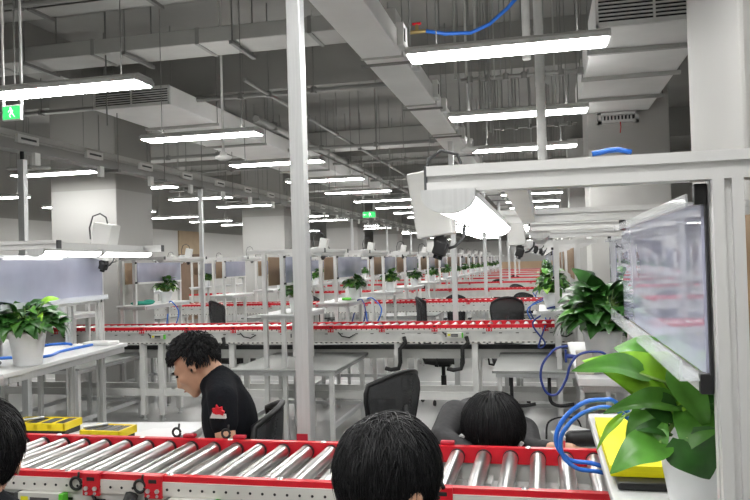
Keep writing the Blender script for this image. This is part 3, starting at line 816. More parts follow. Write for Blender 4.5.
# ------------------------------------------------------------------ plants near the camera
V3 = Vector
HAND_A = [
    ((-0.052, -0.01, 0.2), (-0.782, -0.38, 0.494), (-0.15, -0.75, 0.7), 0.199, 0.115, 'leaf3', 0.25, 0.20),
    ((-0.118, -0.06, 0.259), (-0.868, -0.473, 0.15), (-0.15, -0.75, 0.7), 0.137, 0.055, 'leaf2', 0.15, 0.35),
    ((-0.055, 0.14, 0.261), (-0.876, 0.427, 0.224), (-0.15, -0.75, 0.7), 0.101, 0.075, 'leaf2', 0.20, 0.20),
    ((-0.059, -0.06, 0.203), (-0.901, -0.433, 0.029), (-0.15, -0.75, 0.7), 0.140, 0.050, 'leaf2', 0.20, 0.50),
    ((-0.06, -0.1, 0.263), (0.469, -0.184, -0.864), (-0.15, -0.75, 0.7), 0.110, 0.055, 'leaf2', 0.30, 0.30),
    ((-0.095, -0.12, 0.148), (-0.845, -0.407, -0.346), (-0.15, -0.75, 0.7), 0.106, 0.068, 'leaf2', 0.25, 0.25),
    ((-0.08, -0.1, 0.165), (-0.924, -0.355, 0.142), (-0.15, -0.75, 0.7), 0.061, 0.034, 'leaf', 0.20, 0.40),
    ((-0.051, -0.12, 0.156), (0.468, -0.284, -0.837), (-0.15, -0.75, 0.7), 0.076, 0.100, 'leaf', 0.35, 0.15),
    ((-0.019, -0.08, 0.19), (-0.465, -0.664, -0.586), (-0.15, -0.75, 0.7), 0.085, 0.080, 'leaf2', 0.20, 0.15),
    ((-0.15, -0.03, 0.172), (-0.647, -0.404, -0.647), (-0.15, -0.75, 0.7), 0.080, 0.016, 'leaf3', 0.30, 0.20),
    ((-0.097, -0.12, 0.138), (0.304, 0.38, 0.874), (-0.15, -0.75, 0.7), 0.057, 0.028, 'leaf2', 0.10, 0.30),
    ((0.009, 0.07, 0.254), (-0.837, 0.493, 0.236), (-0.15, -0.75, 0.7), 0.110, 0.080, 'leaf3', 0.20, 0.20),
    ((-0.11, -0.05, 0.224), (-0.799, -0.202, 0.566), (-0.15, -0.75, 0.7), 0.107, 0.060, 'leaf3', 0.30, 0.30),
    ((-0.021, 0.02, 0.185), (-0.484, 0.0, 0.875), (-0.15, -0.75, 0.7), 0.094, 0.090, 'leaf', 0.10, 0.20),
    ((0.004, -0.02, 0.119), (0.147, 0.0, 0.989), (-0.15, -0.75, 0.7), 0.07, 0.06, 'leaf', 0.10, 0.20),
    ((-0.092, -0.04, 0.186), (-0.783, -0.296, -0.547), (-0.15, -0.75, 0.7), 0.073, 0.050, 'leaf2', 0.30, 0.30),
    ((-0.069, -0.08, 0.194), (-0.952, 0.0, 0.305), (-0.15, -0.75, 0.7), 0.060, 0.060, 'leaf', 0.20, 0.20)]
pothos('large bright pothos in a white pot beside the yellow note pad', (.283, 1.48, 1.235), .092, .165, 44, 5, .6, .065, hand=[((b[0],b[1],b[2]-.012),) + tuple(r) for b, *r in HAND_A], tall=.55, bright=.25, p2=.6)
pothos('bushy dark green pothos in a white pot behind the bright pothos', (.225, 3.10, 1.235), .078, .165, 150, 12, 1.25, .095, tall=1.35, bright=.01, p2=.12)
pothos('spreading pothos with one raised young leaf beside the lilac panel', (-2.525, 3.20, 1.235), .090, .170, 140, 21, 1.35, .075, tall=.85, bright=.03, p2=.15,
       hand=[((.10,-.02,.30), (.85,-.1,.30), (-.1,-.75,.7), .11, .055, 'leaf3', .2, .2), ((.09,-.08,.22),(.3,-.3,-.9),(0,-.8,.5),.09,.06,'leaf2',.3,.2)])

# ------------------------------------------------------------------ note pad, hoses and small things on the shelves
t = thing('note_pad', 'thick pad of yellow paper notes on a black stand, front shelf', 'note pad', (.175, 1.76, 1.235))
MB().box(-.045,.055,-.235,.22,0,.016).build('stand', 'black', t, bevel=.004)
MB().box(-.055,.06,-.195,.26,.016,.036).build('paper_stack', 'note', t, bevel=.001)
MB().box(-.056,.061,-.197,.262,.036,.039).build('top_sheet', 'note', t)
def smooth(pts, k=6):
    P = [Vector(p) for p in pts]; out = []
    for i in range(len(P)-1):
        p0 = P[max(i-1,0)]; p1 = P[i]; p2 = P[i+1]; p3 = P[min(i+2,len(P)-1)]
        for j in range(k):
            u = j/k
            out.append(.5*((2*p1)+(p2-p0)*u+(2*p0-5*p1+4*p2-p3)*u*u+(3*p1-p0-3*p2+p3)*u**3))
    return out + [P[-1]]
def hose(label, pts, r, m):
    o = MB().tube(smooth(pts), r, n=8).build('air_hose', m); tag(o, label, 'hose'); return o
hose('bright blue air hose looping off the front shelf above the rollers', [(.20,1.96,1.30),(.16,1.95,1.332),(.139,1.95,1.333),(.093,1.95,1.327),(.047,1.95,1.293),(.021,1.95,1.249),(.022,1.95,1.209),(.051,1.95,1.179),(.100,1.95,1.173),(.128,1.95,1.166)], .006, 'blue')
hose('second bright blue air hose lying beside the first, off the front shelf', [(.20,1.93,1.288),(.15,1.92,1.320),(.10,1.92,1.312),(.058,1.92,1.285),(.030,1.92,1.243),(.034,1.92,1.195),(.068,1.92,1.166),(.112,1.93,1.158),(.13,1.94,1.152)], .0055, 'blue')
hose('navy blue air hose hanging in a loop by the beige box', [(.22,2.9,1.325),(.199,2.9,1.335),(.155,2.9,1.335),(.114,2.9,1.32),(.087,2.9,1.282),(.071,2.9,1.229),(.036,2.9,1.175),(-.001,2.9,1.178),(-.022,2.9,1.228),(-.017,2.9,1.282),(.011,2.9,1.324),(.041,2.9,1.350),(.082,2.9,1.358)], .0048, 'navy')
t = thing('junction_box', 'small beige junction box at the shelf corner by the navy hose', 'box', (.15, 3.02, 1.235))
MB().box(-.035,.03,-.03,.03,0,.09).build('box_body', 'beige', t, bevel=.005)
MB().rod((-.035,0,.065),(-.07,0,.07),.009,n=8).box(-.078,-.07,-.012,.012,.045,.095).build('connector', 'navy', t)
hose('blue air hose running along the shelf in front of the white pot', [(-2.95,3.30,1.243),(-2.80,3.40,1.243),(-2.668,3.40,1.243),(-2.62,3.5,1.243),(-2.690,3.69,1.243),(-2.70,3.93,1.243),(-2.705,4.08,1.243)], .008, 'blue')
hose('blue air hose lying at the post foot behind the white pot', [(-3.021,3.90,1.243),(-3.00,4.02,1.243),(-2.93,4.06,1.243),(-2.86,4.02,1.243)], .008, 'blue')
t = thing('hand_scanner', 'grey hand scanner lying at the shelf edge before the white pot', 'scanner', (-2.66, 3.10, 1.235))
MB().ell((0,0,.016),(.035,.07,.016)).build('scanner_head', 'dgrey', t); MB().cap((0,-.05,.014),(-.02,-.16,.012),.013,.011).build('handle', 'dgrey', t)
t = MB().lathe([(0,0),(.025,0),(.025,.08),(.018,.085),(.018,.10),(0,.10)], n=16).build('glue_bottle', 'white', loc=(-2.86,3.46,1.235)); tag(t, 'small white bottle standing behind the spreading pothos pot', 'bottle')
t = MB().box(-.09,.09,-.07,.05,0,.022).build('white_tray', 'white', bevel=.006, loc=(-2.70,4.22,1.236)); 
t.location = (-2.68,4.07,1.235); tag(t, 'shallow white tray on the shelf end beyond the lilac panel posts', 'tray')

def yellow_tray(label, loc, rz, w=.30, d=.16):
    t = thing('tool_tray', label, 'tool tray', loc, rz=rz)
    MB().box(-w/2+.02,w/2-.005,-d/2+.01,d/2-.01,0,.030).build('base', 'black', t, bevel=.003)
    b = MB()
    b.box(-w/2,w/2,-d/2,d/2,.030,.036)
    for y0, y1 in ((-d/2,-d/2+.012),(d/2-.012,d/2)): b.box(-w/2,w/2,y0,y1,.034,.064)
    for x in (-w/2,w/2-.012): b.box(x,x+.012,-d/2,d/2,.034,.064)
    for k in (1,2,3): b.box(-w/2+k*w/4-.012,-w/2+k*w/4+.012,-d/2,d/2,.034,.060)
    b.build('tray_body', 'yellow', t, bevel=.002)
    for k in range(4):
        x = -w/2 + (k+.5)*w/4
        MB().box(x-.022,x+.022,-d/2+.02,d/2-.02,.036,.063).build('tool_insert', 'black' if k % 2 else 'dgrey', t, bevel=.003)
    MB().rod((-.10,-.04,.069),(-.03,.04,.069),.006,n=8).build('screwdriver_shaft', 'alu', t)
    return t
yellow_tray('yellow tool tray with black inserts, on the worktop by the posts', (-2.33, 3.06, .93), .05, .30, .15)
yellow_tray('smaller yellow tool tray lying closer to the seated worker', (-1.92, 2.95, .93), -.02, .20, .14)
for lab, loc, sx, sy, rz in (('white paper sheet on the worktop between two yellow trays', (-2.08,3.10,.9305), .14, .10, .2),
                             ('white paper sheet lying before the seated worker', (-1.74,3.08,.9305), .12, .12, -.1)):
    b = MB()
    n = 6
    vs = [(sx*(i/n*2-1), sy*(j/n*2-1), .004*math.sin(i*1.1+j*.7)+.005) for j in range(n+1) for i in range(n+1)]
    vs += [(x,y,z-.0015) for x,y,z in vs]; q = (n+1)**2
    fs = [(j*(n+1)+i, j*(n+1)+i+1, (j+1)*(n+1)+i+1, (j+1)*(n+1)+i) for j in range(n) for i in range(n)]
    b.add(vs, fs + [tuple(q+k for k in reversed(f)) for f in fs], None, True)
    o = b.build('paper_sheet', 'paper', loc=loc); o.rotation_euler = (0,0,rz); tag(o, lab, 'paper')
# clutter on the worktop behind the front conveyor, right of the bent worker
t = thing('spray_bottle', 'lime green squeeze bottle lying among papers on the worktop', 'bottle', (.16, 3.10, .95), rz=.5)
MB().rod((-.05,0,.012),(.05,0,.02),.028,n=14).build('bottle_body', 'leaf2', t); MB().rod((-.05,0,.012),(-.09,0,.01),.010,n=10).build('nozzle', 'white', t)
t = thing('cordless_driver', 'black cordless driver on the worktop behind the red rail', 'power tool', (.165, 2.90, .935), rz=.15)
MB().cap((-.08,0,.075),(.08,0,.075),.030,.034).build('motor_body', 'black', t); MB().cap((.05,0,.07),(.065,0,.012),.020,.022).build('handle', 'black', t)
MB().rod((-.10,0,.075),(-.15,0,.075),.012,n=10).build('chuck', 'alu', t)
for lab, loc, rz, tl in (('crumpled clear wrapper on the worktop beside the blue hose', (.06,3.13,.935), .4, .3), ('white folded leaflet standing among clutter by the blue hose', (.13,3.2,.935), -.6, .7)):
    T = Euler((tl,0.1,rz)).to_matrix().to_4x4()
    o = MB().box(-.05,.05,-.035,.035,.03,.032,T=T).box(-.05,.05,-.037,-.033,0,.06,T=T).build('leaflet', 'paper', loc=loc); tag(o, lab, 'paper')
o = MB().tube(smooth([(-.01,3.16,.94),(.0,3.2,1.0),(.06,3.22,1.02),(.12,3.22,1.01),(.14,3.2,.95)]), .004, n=6).build('cable', 'rubber'); tag(o, 'thin black cable arching over the worktop behind the clutter', 'cable')
# things on the shelves of the row behind the second conveyor
o = MB().ell((0,0,.02),(.16,.10,.03), None, 14, 8).ell((.08,.02,.035),(.08,.07,.03), None, 12, 8).build('folded_cloth', 'teal', loc=(-5.02,8.52,1.235)); tag(o, 'teal folded cloth on a shelf behind the second conveyor', 'cloth')
def tape(label, loc):
    o = MB().lathe([(.035,0),(.06,0),(.06,.03),(.035,.03),(.035,0)], n=20).build('tape_roll', 'lime', loc=loc); tag(o, label, 'tape')
tape('lime green tape roll under the plant behind the second conveyor, pale trunking line', (-2.40,8.85,1.235))
tape('lime green tape roll on the front table shelf beneath the pale trunking', (-2.24,6.62,1.235))
tape('lime green tape roll by the thin post under the louvred duct', (.13,8.62,1.235))
rb = random.Random(4)
HW = ['behind the second conveyor under the pale trunking','behind the second conveyor next to the trunking plant','before the second conveyor on the louvred duct line','behind the second conveyor on the louvred duct line','behind the second conveyor, deeper on the duct line','behind the second conveyor under the cable tray','behind the third conveyor on the louvred duct line','behind the third conveyor, deeper on the duct line']
for i, (x, y) in enumerate(((-2.2,8.6),(-2.15,8.9),(.02,6.75),(.0,8.7),(.0,9.0),(-4.85,8.9),(.0,12.9),(.0,13.4))):
    z = 1.24; pts = [(x,y,z),(x+.05,y-.02,z+.02)]
    q = Vector((x, y, z))
    pts = [q, q+V3((rb.uniform(.05,.12),-.03,.01)), q+V3((rb.uniform(.1,.2)*(-1 if x > -.5 else 1),-.05,-.12)), q+V3((rb.uniform(.0,.15)*(-1 if x > -.5 else 1),-.04,-.3)), q+V3((rb.uniform(-.1,.05),-.02,-.34)), q+V3((rb.uniform(-.05,.1),0,-.15))]
    o = MB().tube(smooth(pts,5), .008, n=6).build('air_hose', 'blue' if i % 2 else 'navy')
    tag(o, '%s blue air hose off a shelf %s' % ('bright' if i % 2 else 'navy', HW[i]), 'hose', 'hoses hanging off the shelves')

# side wall door with the board above it
struct(MB().box(XL,XL+.06,21.2,22.9,0,2.12).build('door_1', 'door'))
struct(MB().box(XL,XL+.05,21.2,22.95,2.12,2.86).build('trim_1', 'tan'))
struct(MB().box(-3.2,1.8,YB-.05,YB,1.0,1.45).build('trim_2', 'peach'))

# ------------------------------------------------------------------ chairs
def office_chair(label, loc, rz, seat_z=.50, group=None):
    """faces -y in its own frame"""
    t = thing('office_chair', label, 'office chair', loc, group, rz)
    # mesh back: narrow waist, wide winged top, wrapped forward at the sides
    nz, nx = 12, 10
    def pt(u, v, off=0):
        w = .17 + .02*math.sin(v*PI) if v < .35 else .17 + .02*math.sin(v*PI) + .085*((v-.35)/.65)**1.5
        w *= 1 - .16*max(0, (v-.82)/.18)**2
        z = seat_z + .08 + .50*v + (.055*(1-u*u)*(v**4))
        y = .22 + .10*v + .035*math.sin(v*2.6) - .085*abs(u)**2.2*(.6+.5*v) + off
        return Vector((u*w, y, z))
    b = MB()
    vs = [pt(-1+2*i/nx, j/nz) for j in range(nz+1) for i in range(nx+1)] + [pt(-1+2*i/nx, j/nz, .006) for j in range(nz+1) for i in range(nx+1)]
    q = (nz+1)*(nx+1)
    fs = [(j*(nx+1)+i, j*(nx+1)+i+1, (j+1)*(nx+1)+i+1, (j+1)*(nx+1)+i) for j in range(nz) for i in range(nx)]
    b.add(vs, fs + [tuple(q+k for k in reversed(f)) for f in fs], None, True)
    bk = b.build('backrest', 'meshcloth', t)
    edge = [pt(-1, j/nz) for j in range(nz+1)] + [pt(-1+2*i/nx, 1) for i in range(1, nx)] + [pt(1, 1-j/nz) for j in range(nz+1)] + [pt(1-2*i/nx, 0) for i in range(1, nx+1)]
    MB().tube(edge, .014, n=7).build('back_frame', 'black', bk)
    MB().tube([(0,.05,seat_z-.06),(0,.24,seat_z-.04),(0,.30,seat_z+.08),(0,.325,seat_z+.28),(0,.33,seat_z+.45)], .022, n=8, taper=lambda u: 1-.35*u).box(-.07,.07,.315,.33,seat_z+.17,seat_z+.28).build('back_spine', 'black', t)
    # seat cushion with a rolled front
    b = MB(); n = 12; prof = []
    for j in range(n+1):
        v = j/n; y = -.25 + .47*v
        for i in range(n+1):
            u = -1+2*i/n
            w = .235*(1-.06*(2*v-1)**2)
            z = seat_z + .02*(u*u) - .035*max(0,(.25-v)/.25)**2
            prof.append((u*w, y, z))
    vs = prof + [(x*.95, y*.97, z-.055) for x,y,z in prof]; q = (n+1)**2
    fs = [(j*(n+1)+i, j*(n+1)+i+1, (j+1)*(n+1)+i+1, (j+1)*(n+1)+i) for j in range(n) for i in range(n)]
    rim = [i for i in range(n+1)] + [j*(n+1)+n for j in range(1,n+1)] + [n*(n+1)+i for i in range(n-1,-1,-1)] + [j*(n+1) for j in range(n-1,0,-1)]
    side = [(rim[k], rim[(k+1)%len(rim)], q+rim[(k+1)%len(rim)], q+rim[k]) for k in range(len(rim))]
    b.add(vs, fs + [tuple(q+k for k in reversed(f)) for f in fs] + side, None, True)
    b.build('seat', 'rubber', t)
    for s in (-1, 1):
        MB().tube([(s*.18,.05,seat_z-.06),(s*.27,.05,seat_z-.05),(s*.29,.04,seat_z+.10),(s*.285,.0,seat_z+.19)], .014, n=7).box(s*.285-.04,s*.285+.04,-.14,.11,seat_z+.19,seat_z+.215).build('armrest', 'black', t)
    MB().rod((0,0,.10),(0,0,seat_z-.05),.026,n=12).rod((0,0,.09),(0,0,.28),.036,n=12).box(-.12,.12,-.10,.10,seat_z-.075,seat_z-.045).build('gas_column', 'black', t)
    for k in range(5):
        a = 2*PI*k/5+.3; c, s = math.cos(a), math.sin(a)
        lg = MB().tube([(0,0,.12),(.15*c,.15*s,.10),(.29*c,.29*s,.075)], .024, n=7, taper=lambda u: 1-.4*u).build('leg', 'black', t)
        MB().rod((.29*c-.012*s,.29*s+.012*c,.028),(.29*c+.012*s,.29*s-.012*c,.028),.028,n=12).rod((.29*c,.29*s,.03),(.29*c,.29*s,.08),.008,n=6).build('caster', 'black', lg)
    return t
ch = office_chair('black mesh office chair standing empty behind the big dark-haired head', (-1.06, 4.15, 0), PI+1.1, .455)
dup(ch, 'black office chair under the seated worker in the black polo', (-1.465, 2.98, 0), -1.33)
t = thing('stool', 'low round black stool under the worker bent over the conveyor', 'stool', (-.27, 3.45, 0))
MB().lathe([(0,.47),(.15,.47),(.17,.485),(.17,.515),(.15,.53),(0,.53)], n=24).build('seat', 'rubber', t)
for k in range(4):
    a = PI/4 + k*PI/2
    MB().rod((.12*math.cos(a),.12*math.sin(a),.47),(.19*math.cos(a),.19*math.sin(a),0),.014).build('leg', 'alu', t)
far = [(-.44,8.75,PI*1.0+.1),(-1.20,8.75,PI*.5),(-3.95,8.9,PI*.8),(-4.6,5.3,2.2),(-1.5,13.0,PI),(-.55,17.5,PI*.9),(-3.9,13.2,2.0),(-1.3,21.9,PI),(-.3,13.3,2.9),(-2.9,17.6,3.4),(-.9,26.4,2.8)]
names = ['behind the second conveyor, back square to the camera','behind the second conveyor, seen side-on under the trunking','behind the second conveyor, with only an armrest showing','before the second conveyor near the lilac-panel station','alone behind the third conveyor, under the trunking','behind the fourth conveyor under the duct lights','behind the third conveyor between trunking and tray','behind the fifth conveyor, seen from its back','behind the third conveyor close to the plant line','behind the fourth conveyor, further from the plants','behind the sixth conveyor']
for (x, y, r), nm in zip(far, names): dup(ch, 'black office chair '+nm, (x, y, 0), r, 'black office chairs along the hall').scale = (.80, .9, 1.15) if y < 10 else (.75, .9, 1.0)

# ------------------------------------------------------------------ people
def remeshed(b, name, m, parent, vox=.011, smooth_it=6):
    o = b.build(name, m, parent)
    r = o.modifiers.new('remesh', 'REMESH'); r.mode = 'VOXEL'; r.voxel_size = vox; r.use_smooth_shade = True
    s = o.modifiers.new('smooth', 'SMOOTH'); s.factor = .5; s.iterations = smooth_it
    return o
def basis(fwd, up):
    f = Vector(fwd).normalized(); u = Vector(up); r = f.cross(u).normalized(); u = r.cross(f).normalized()
    return Matrix(((r.x,f.x,u.x),(r.y,f.y,u.y),(r.z,f.z,u.z)))        # columns: right, forward, up
def head_mass(b, C, B):
    T = B.to_4x4(); C = Vector(C)
    def e(c, r): b.ell(C + B @ Vector(c), r, None, 18, 12, T)
    def cp(p, q, r0, r1): b.cap(C + B @ Vector(p), C + B @ Vector(q), r0, r1)
    e((0,-.012,.03),(.074,.094,.088)); e((0,.035,-.025),(.060,.062,.085)); e((0,.045,-.070),(.047,.048,.042)); e((0,.078,-.098),(.024,.022,.020))
    e((0,.078,.022),(.054,.020,.016)); cp((0,.098,.008),(0,.116,-.030),.010,.014); e((.016,.100,-.034),(.010,.011,.009)); e((-.016,.100,-.034),(.010,.011,.009))
    e((.040,.068,-.022),(.024,.024,.020)); e((-.040,.068,-.022),(.024,.024,.020)); e((0,.098,-.060),(.024,.012,.008)); e((0,.094,-.072),(.021,.012,.009))
    for s in (-1, 1):
        e((s*.078,-.008,-.012),(.010,.020,.032)); e((s*.080,-.004,-.036),(.008,.012,.014))
def face_bits(t, C, B):
    T = B.to_4x4(); C = Vector(C)
    for s in (-1, 1):
        b = MB().ell(C + B @ Vector((s*.031,.0865,.004)), (.014,.008,.0055), None, 12, 8, T); b.build('eye', 'eye', t)
        b = MB().tube([C + B @ Vector(p) for p in ((s*.012,.099,.024),(s*.03,.099,.030),(s*.05,.084,.024))], .004, n=6); b.build('eyebrow', 'hair', t)
    b = MB().ell(C + B @ Vector((0,.107,-.064)), (.020,.006,.004), None, 12, 8, T); b.build('lips', 'lip', t)
M['lip'] = mat('lips', (.45,.2,.16), .45)
def hair(t, C, B, seed, N=900, length=.11, whorl=(.01,-.06,.12), droop=.35, lift=.010, zmin=-.055, front=.055, fringe=.06, rad=(.083,.103,.098), wid=.0042, messy=.25, side_z=-.02, trim=False):
    """skull cap of hair plus many tapered locks combed away from the whorl"""
    R = random.Random(seed); C = Vector(C); T = B.to_4x4(); c0 = Vector((0,-.012,.033)); rx, ry, rz = rad
    W = Vector(whorl); g = (B.inverted() @ Vector((0,0,-1)))
    def allowed(p):
        q = p - Vector((0,-.012,.033))
        if q.z < zmin - .033: return False
        if p.y > front and p.z < fringe + .02: return False
        if p.y > -.005 and p.z < side_z: return False
        return True
    b = MB()
    nu, nv = 40, 26; vs = []; ok = []
    for i in range(nv+1):
        th = PI*i/nv
        for j in range(nu):
            ph = 2*PI*j/nu
            p = c0 + Vector((rx*.97*math.sin(th)*math.cos(ph), ry*.97*math.sin(th)*math.sin(ph), rz*.97*math.cos(th)))
            vs.append(C + B @ p); ok.append(allowed(p))
    fs = []
    for i in range(nv):
        for j in range(nu):
            f = (i*nu+j, (i+1)*nu+j, (i+1)*nu+(j+1)%nu, i*nu+(j+1)%nu)
            if sum(ok[k] for k in f) >= 3: fs.append(f)
    b.add(vs, fs, None, True)
    k = 0
    while k < N:
        th = math.acos(R.uniform(-.75, 1)); ph = R.uniform(0, 2*PI)
        n = Vector((math.sin(th)*math.cos(ph), math.sin(th)*math.sin(ph), math.cos(th)))
        p = c0 + Vector((rx*n.x, ry*n.y, rz*n.z))
        if not allowed(p): continue
        k += 1
        L = length*R.uniform(.55,1.1)*(.5 if trim and p.z < .10 and p.y > -.05 else 1); steps = 6; pts = [p.copy()]; d = (p - W); d += Vector((R.gauss(0,messy),R.gauss(0,messy),R.gauss(0,messy)))*.08
        h = lift*R.uniform(.3,1.4)
        for s in range(steps):
            q = pts[-1]; nn = Vector(((q.x-c0.x)/rx**2, (q.y-c0.y)/ry**2, (q.z-c0.z)/rz**2)).normalized()
            d = d + g*droop*.06
            tdir = d - nn*min(0, d.dot(nn)) - nn*max(0,d.dot(nn))*.8
            if tdir.length < 1e-5: tdir = g.copy()
            tdir.normalize(); d = tdir*.1
            q2 = q + tdir*(L/steps)
            m2 = q2 - c0; f = math.sqrt((m2.x/rx)**2+(m2.y/ry)**2+(m2.z/rz)**2)
            want = 1 + h*math.sin(PI*.8*(s+1)/steps)/.09
            if f < want or s < 3: q2 = c0 + m2*(want/f)
            pts.append(q2)
        b.tube([C + B @ q for q in pts], wid*R.uniform(.6,1.4), n=4, taper=lambda u: (1-.92*u**1.5) if u > .05 else .7)
    o = b.build('hair', 'hair', t)
    return o
def hand(b, W, d, up, side, curl=.5, s=1.0):
    """palm, four unequal bent fingers and a side thumb, built from tapered capsules"""
    W = Vector(W); d = Vector(d).normalized(); r = d.cross(Vector(up)).normalized(); u = r.cross(d).normalized()
    for k, off in enumerate((-.030,-.010,.010,.029)):
        b.cap(W + r*off*.55*s, W + d*.078*s + r*off*s, .013*s, .0105*s)
        ln = (.030,.036,.034,.026)[k]*s if side > 0 else (.026,.034,.036,.030)[k]*s
        p = W + d*.080*s + r*off*s; a = 0
        for j in range(3):
            a += curl*(.5+.2*j); q = p + (d*math.cos(a) - u*math.sin(a))*ln*(1-.18*j)
            b.cap(p, q, .0088*s*(1-.08*j), .0082*s*(1-.1*j)); p = q
    p = W + d*.020*s - r*side*.020*s; q = p + (d*.6 - r*side*.8 - u*.2).normalized()*.042*s; e = q + (d*.9 - r*side*.25 - u*.25).normalized()*.032*s
    b.cap(p, q, .0125*s, .0105*s); b.cap(q, e, .0100*s, .0085*s)

def seated_person(label, C, fwd, up, neck, chest, pelvis, sh, el, wr, hd, knees, feet, cloth='shirt', long_sleeve=False, hairkw=None, face=True, hcurl=.7, vox=.010):
    """C head centre; paired joints are (first, second)"""
    t = thing('person', label, 'person', (pelvis[0], pelvis[1], 0)); off = Vector((-pelvis[0], -pelvis[1], 0))
    A = lambda p: Vector(p) + off
    B = basis(fwd, up); Ch = A(C); nk = A(neck); cs = A(chest); pv = A(pelvis)
    b = MB(); head_mass(b, Ch, B)
    b.cap(Ch + B @ Vector((0,-.035,-.055)), nk, .054, .060)
    upt = (nk - pv).normalized(); sdir = (A(sh[1]) - A(sh[0])).normalized(); front = sdir.cross(upt)
    b.ell(cs, (.155,.105,.17), None, 18, 12, Matrix((sdir, front, upt)).transposed().to_4x4())
    b.ell((cs+pv)/2, (.140,.100,.18), None, 18, 12, Matrix((sdir, front, upt)).transposed().to_4x4())
    b.ell(pv, (.160,.125,.115), None, 18, 12)
    b.cap(nk, (nk+cs)/2, .062, .09)
    for i in (0, 1):
        s_ = A(sh[i]); e_ = A(el[i]); w_ = A(wr[i])
        b.cap(nk + (s_-nk)*.25, s_, .055, .052); b.cap(s_, e_, .050, .038); b.cap(e_, w_, .040, .026)
        hand(b, w_, hd[i], (0,0,1), 1 if i == 0 else -1, hcurl)
        hp = pv + sdir*(-.085 if i == 0 else .085); k_ = A(knees[i]); f_ = A(feet[i])
        b.cap(hp, k_, .082, .056); b.cap(k_, f_ + Vector((0,0,.09)), .054, .038)
        fd = Vector((Vector(fwd).x, Vector(fwd).y, 0)); fd = fd.normalized() if fd.length > .05 else Vector((0,-1,0))
        b.cap(f_ + Vector((0,0,.045)), f_ + fd*.15 + Vector((0,0,.035)), .040, .033)
    remeshed(b, 'body', 'skin', t, vox, 4)
    # top
    c = MB(); M3 = Matrix((sdir, front, upt)).transposed().to_4x4()
    c.ell(cs, (.172,.122,.182), None, 18, 12, M3); c.ell((cs+pv)/2, (.158,.118,.20), None, 18, 12, M3); c.ell(pv + upt*.02, (.172,.135,.10), None, 18, 12)
    c.cap(nk + (cs-nk)*.22, (nk+cs)/2, .070, .105)
    hb = Ch + B @ Vector((0,-.035,-.055)); c.cap(nk, nk.lerp(hb,.30), .072, .064); c.ell(nk - upt*.012, (.094,.092,.064))
    for i in (0, 1):
        s_ = A(sh[i]); e_ = A(el[i]); w_ = A(wr[i])
        c.cap(nk + (s_-nk)*.22, s_, .068, .064)
        if long_sleeve: c.cap(s_, e_, .064, .050); c.cap(e_, e_.lerp(w_,.9 if i == 0 else float(long_sleeve)), .050, .037)
        else: c.cap(s_, s_.lerp(e_,.42), .064, .058)
    remeshed(c, 'jacket' if long_sleeve else 'polo_shirt', cloth, t, .011, 3)
    # trousers and shoes
    c = MB(); c.ell(pv - upt*.03, (.172,.138,.11), None, 18, 12)
    for i in (0, 1):
        hp = pv + sdir*(-.085 if i == 0 else .085); k_ = A(knees[i]); f_ = A(feet[i])
        c.cap(hp, k_, .092, .068); c.cap(k_, f_ + Vector((0,0,.10)), .066, .052)
    remeshed(c, 'trousers', 'trousers', t, .014, 3)
    for i in (0, 1):
        f_ = A(feet[i]); s = MB(); s.cap(f_ + Vector((0,0,.05)), f_ + fd*.16 + Vector((0,0,.045)), .046, .042); s.box(-.001,.001,-.001,.001,.0,.001)
        remeshed(s, 'shoe', 'black', t, .012, 3)
    if face: face_bits(t, Ch, B)
    if hairkw is not None: hair(t, Ch, B, **hairkw)
    return t, off, B, Ch

# worker in the black polo, in profile at the conveyor
def up_for(f, lean): return lean
pw, off, B, Ch = seated_person('person in black polo seated in profile, looking down beside yellow trays',
    (-1.500, 2.975, 1.272), (-.78,-.12,-.62), (-.62,0,.78), (-1.385,2.975,1.195), (-1.345,2.975,1.03), (-1.31,2.975,.64),
    ((-1.43,3.14,1.10),(-1.30,2.805,1.155)), ((-1.40,3.20,.93),(-1.262,2.755,.935)), ((-1.50,3.08,.82),(-1.40,2.715,.935)), ((-.95,-.2,-.3),(-.95,.05,-.3)),
    ((-1.74,3.08,.63),(-1.74,2.87,.63)), ((-1.68,3.10,.0),(-1.68,2.86,.0)),
    hairkw=dict(seed=3, N=1800, length=.042, whorl=(0,-.075,.10), droop=.0, lift=.014, zmin=-.02, front=.062, fringe=.050, messy=.22, trim=True, side_z=.055, wid=.003))
# sleeve badge: red flame-like motif over white
Ts = Matrix.Translation(Vector((-1.283,2.727,1.110))+off) @ Euler((.15,.15,.1)).to_matrix().to_4x4()
b = MB(); b.mats = ['white','red']
def blob(pts, y, m):
    n = len(pts); P = [Ts @ Vector((x,y,z)) for x, z in pts] + [Ts @ Vector((x,y+.012,z)) for x, z in pts]
    b.add(P, [tuple(range(n)), tuple(range(2*n-1,n-1,-1))] + [(i,(i+1)%n,n+(i+1)%n,n+i) for i in range(n)], m)
blob([(-.032,-.02),(.034,-.012),(.030,.004),(.012,.002),(.004,.018),(-.012,.012),(-.024,.004)], -.006, 'white')
blob([(-.020,.004),(-.006,.0),(.008,.004),(.022,.0),(.026,.016),(.016,.020),(.014,.034),(.0,.028),(-.010,.040),(-.012,.024),(-.024,.022)], -.009, 'red')
b.build('sleeve_badge', 'white', pw)
w = Vector((-1.385,2.717,.936)) + off
MB().tube([w + Vector((.0,.033*math.cos(a),.033*math.sin(a))) for a in [2*PI*i/16 for i in range(17)]], .006, n=6).build('wrist_band', 'black', pw)

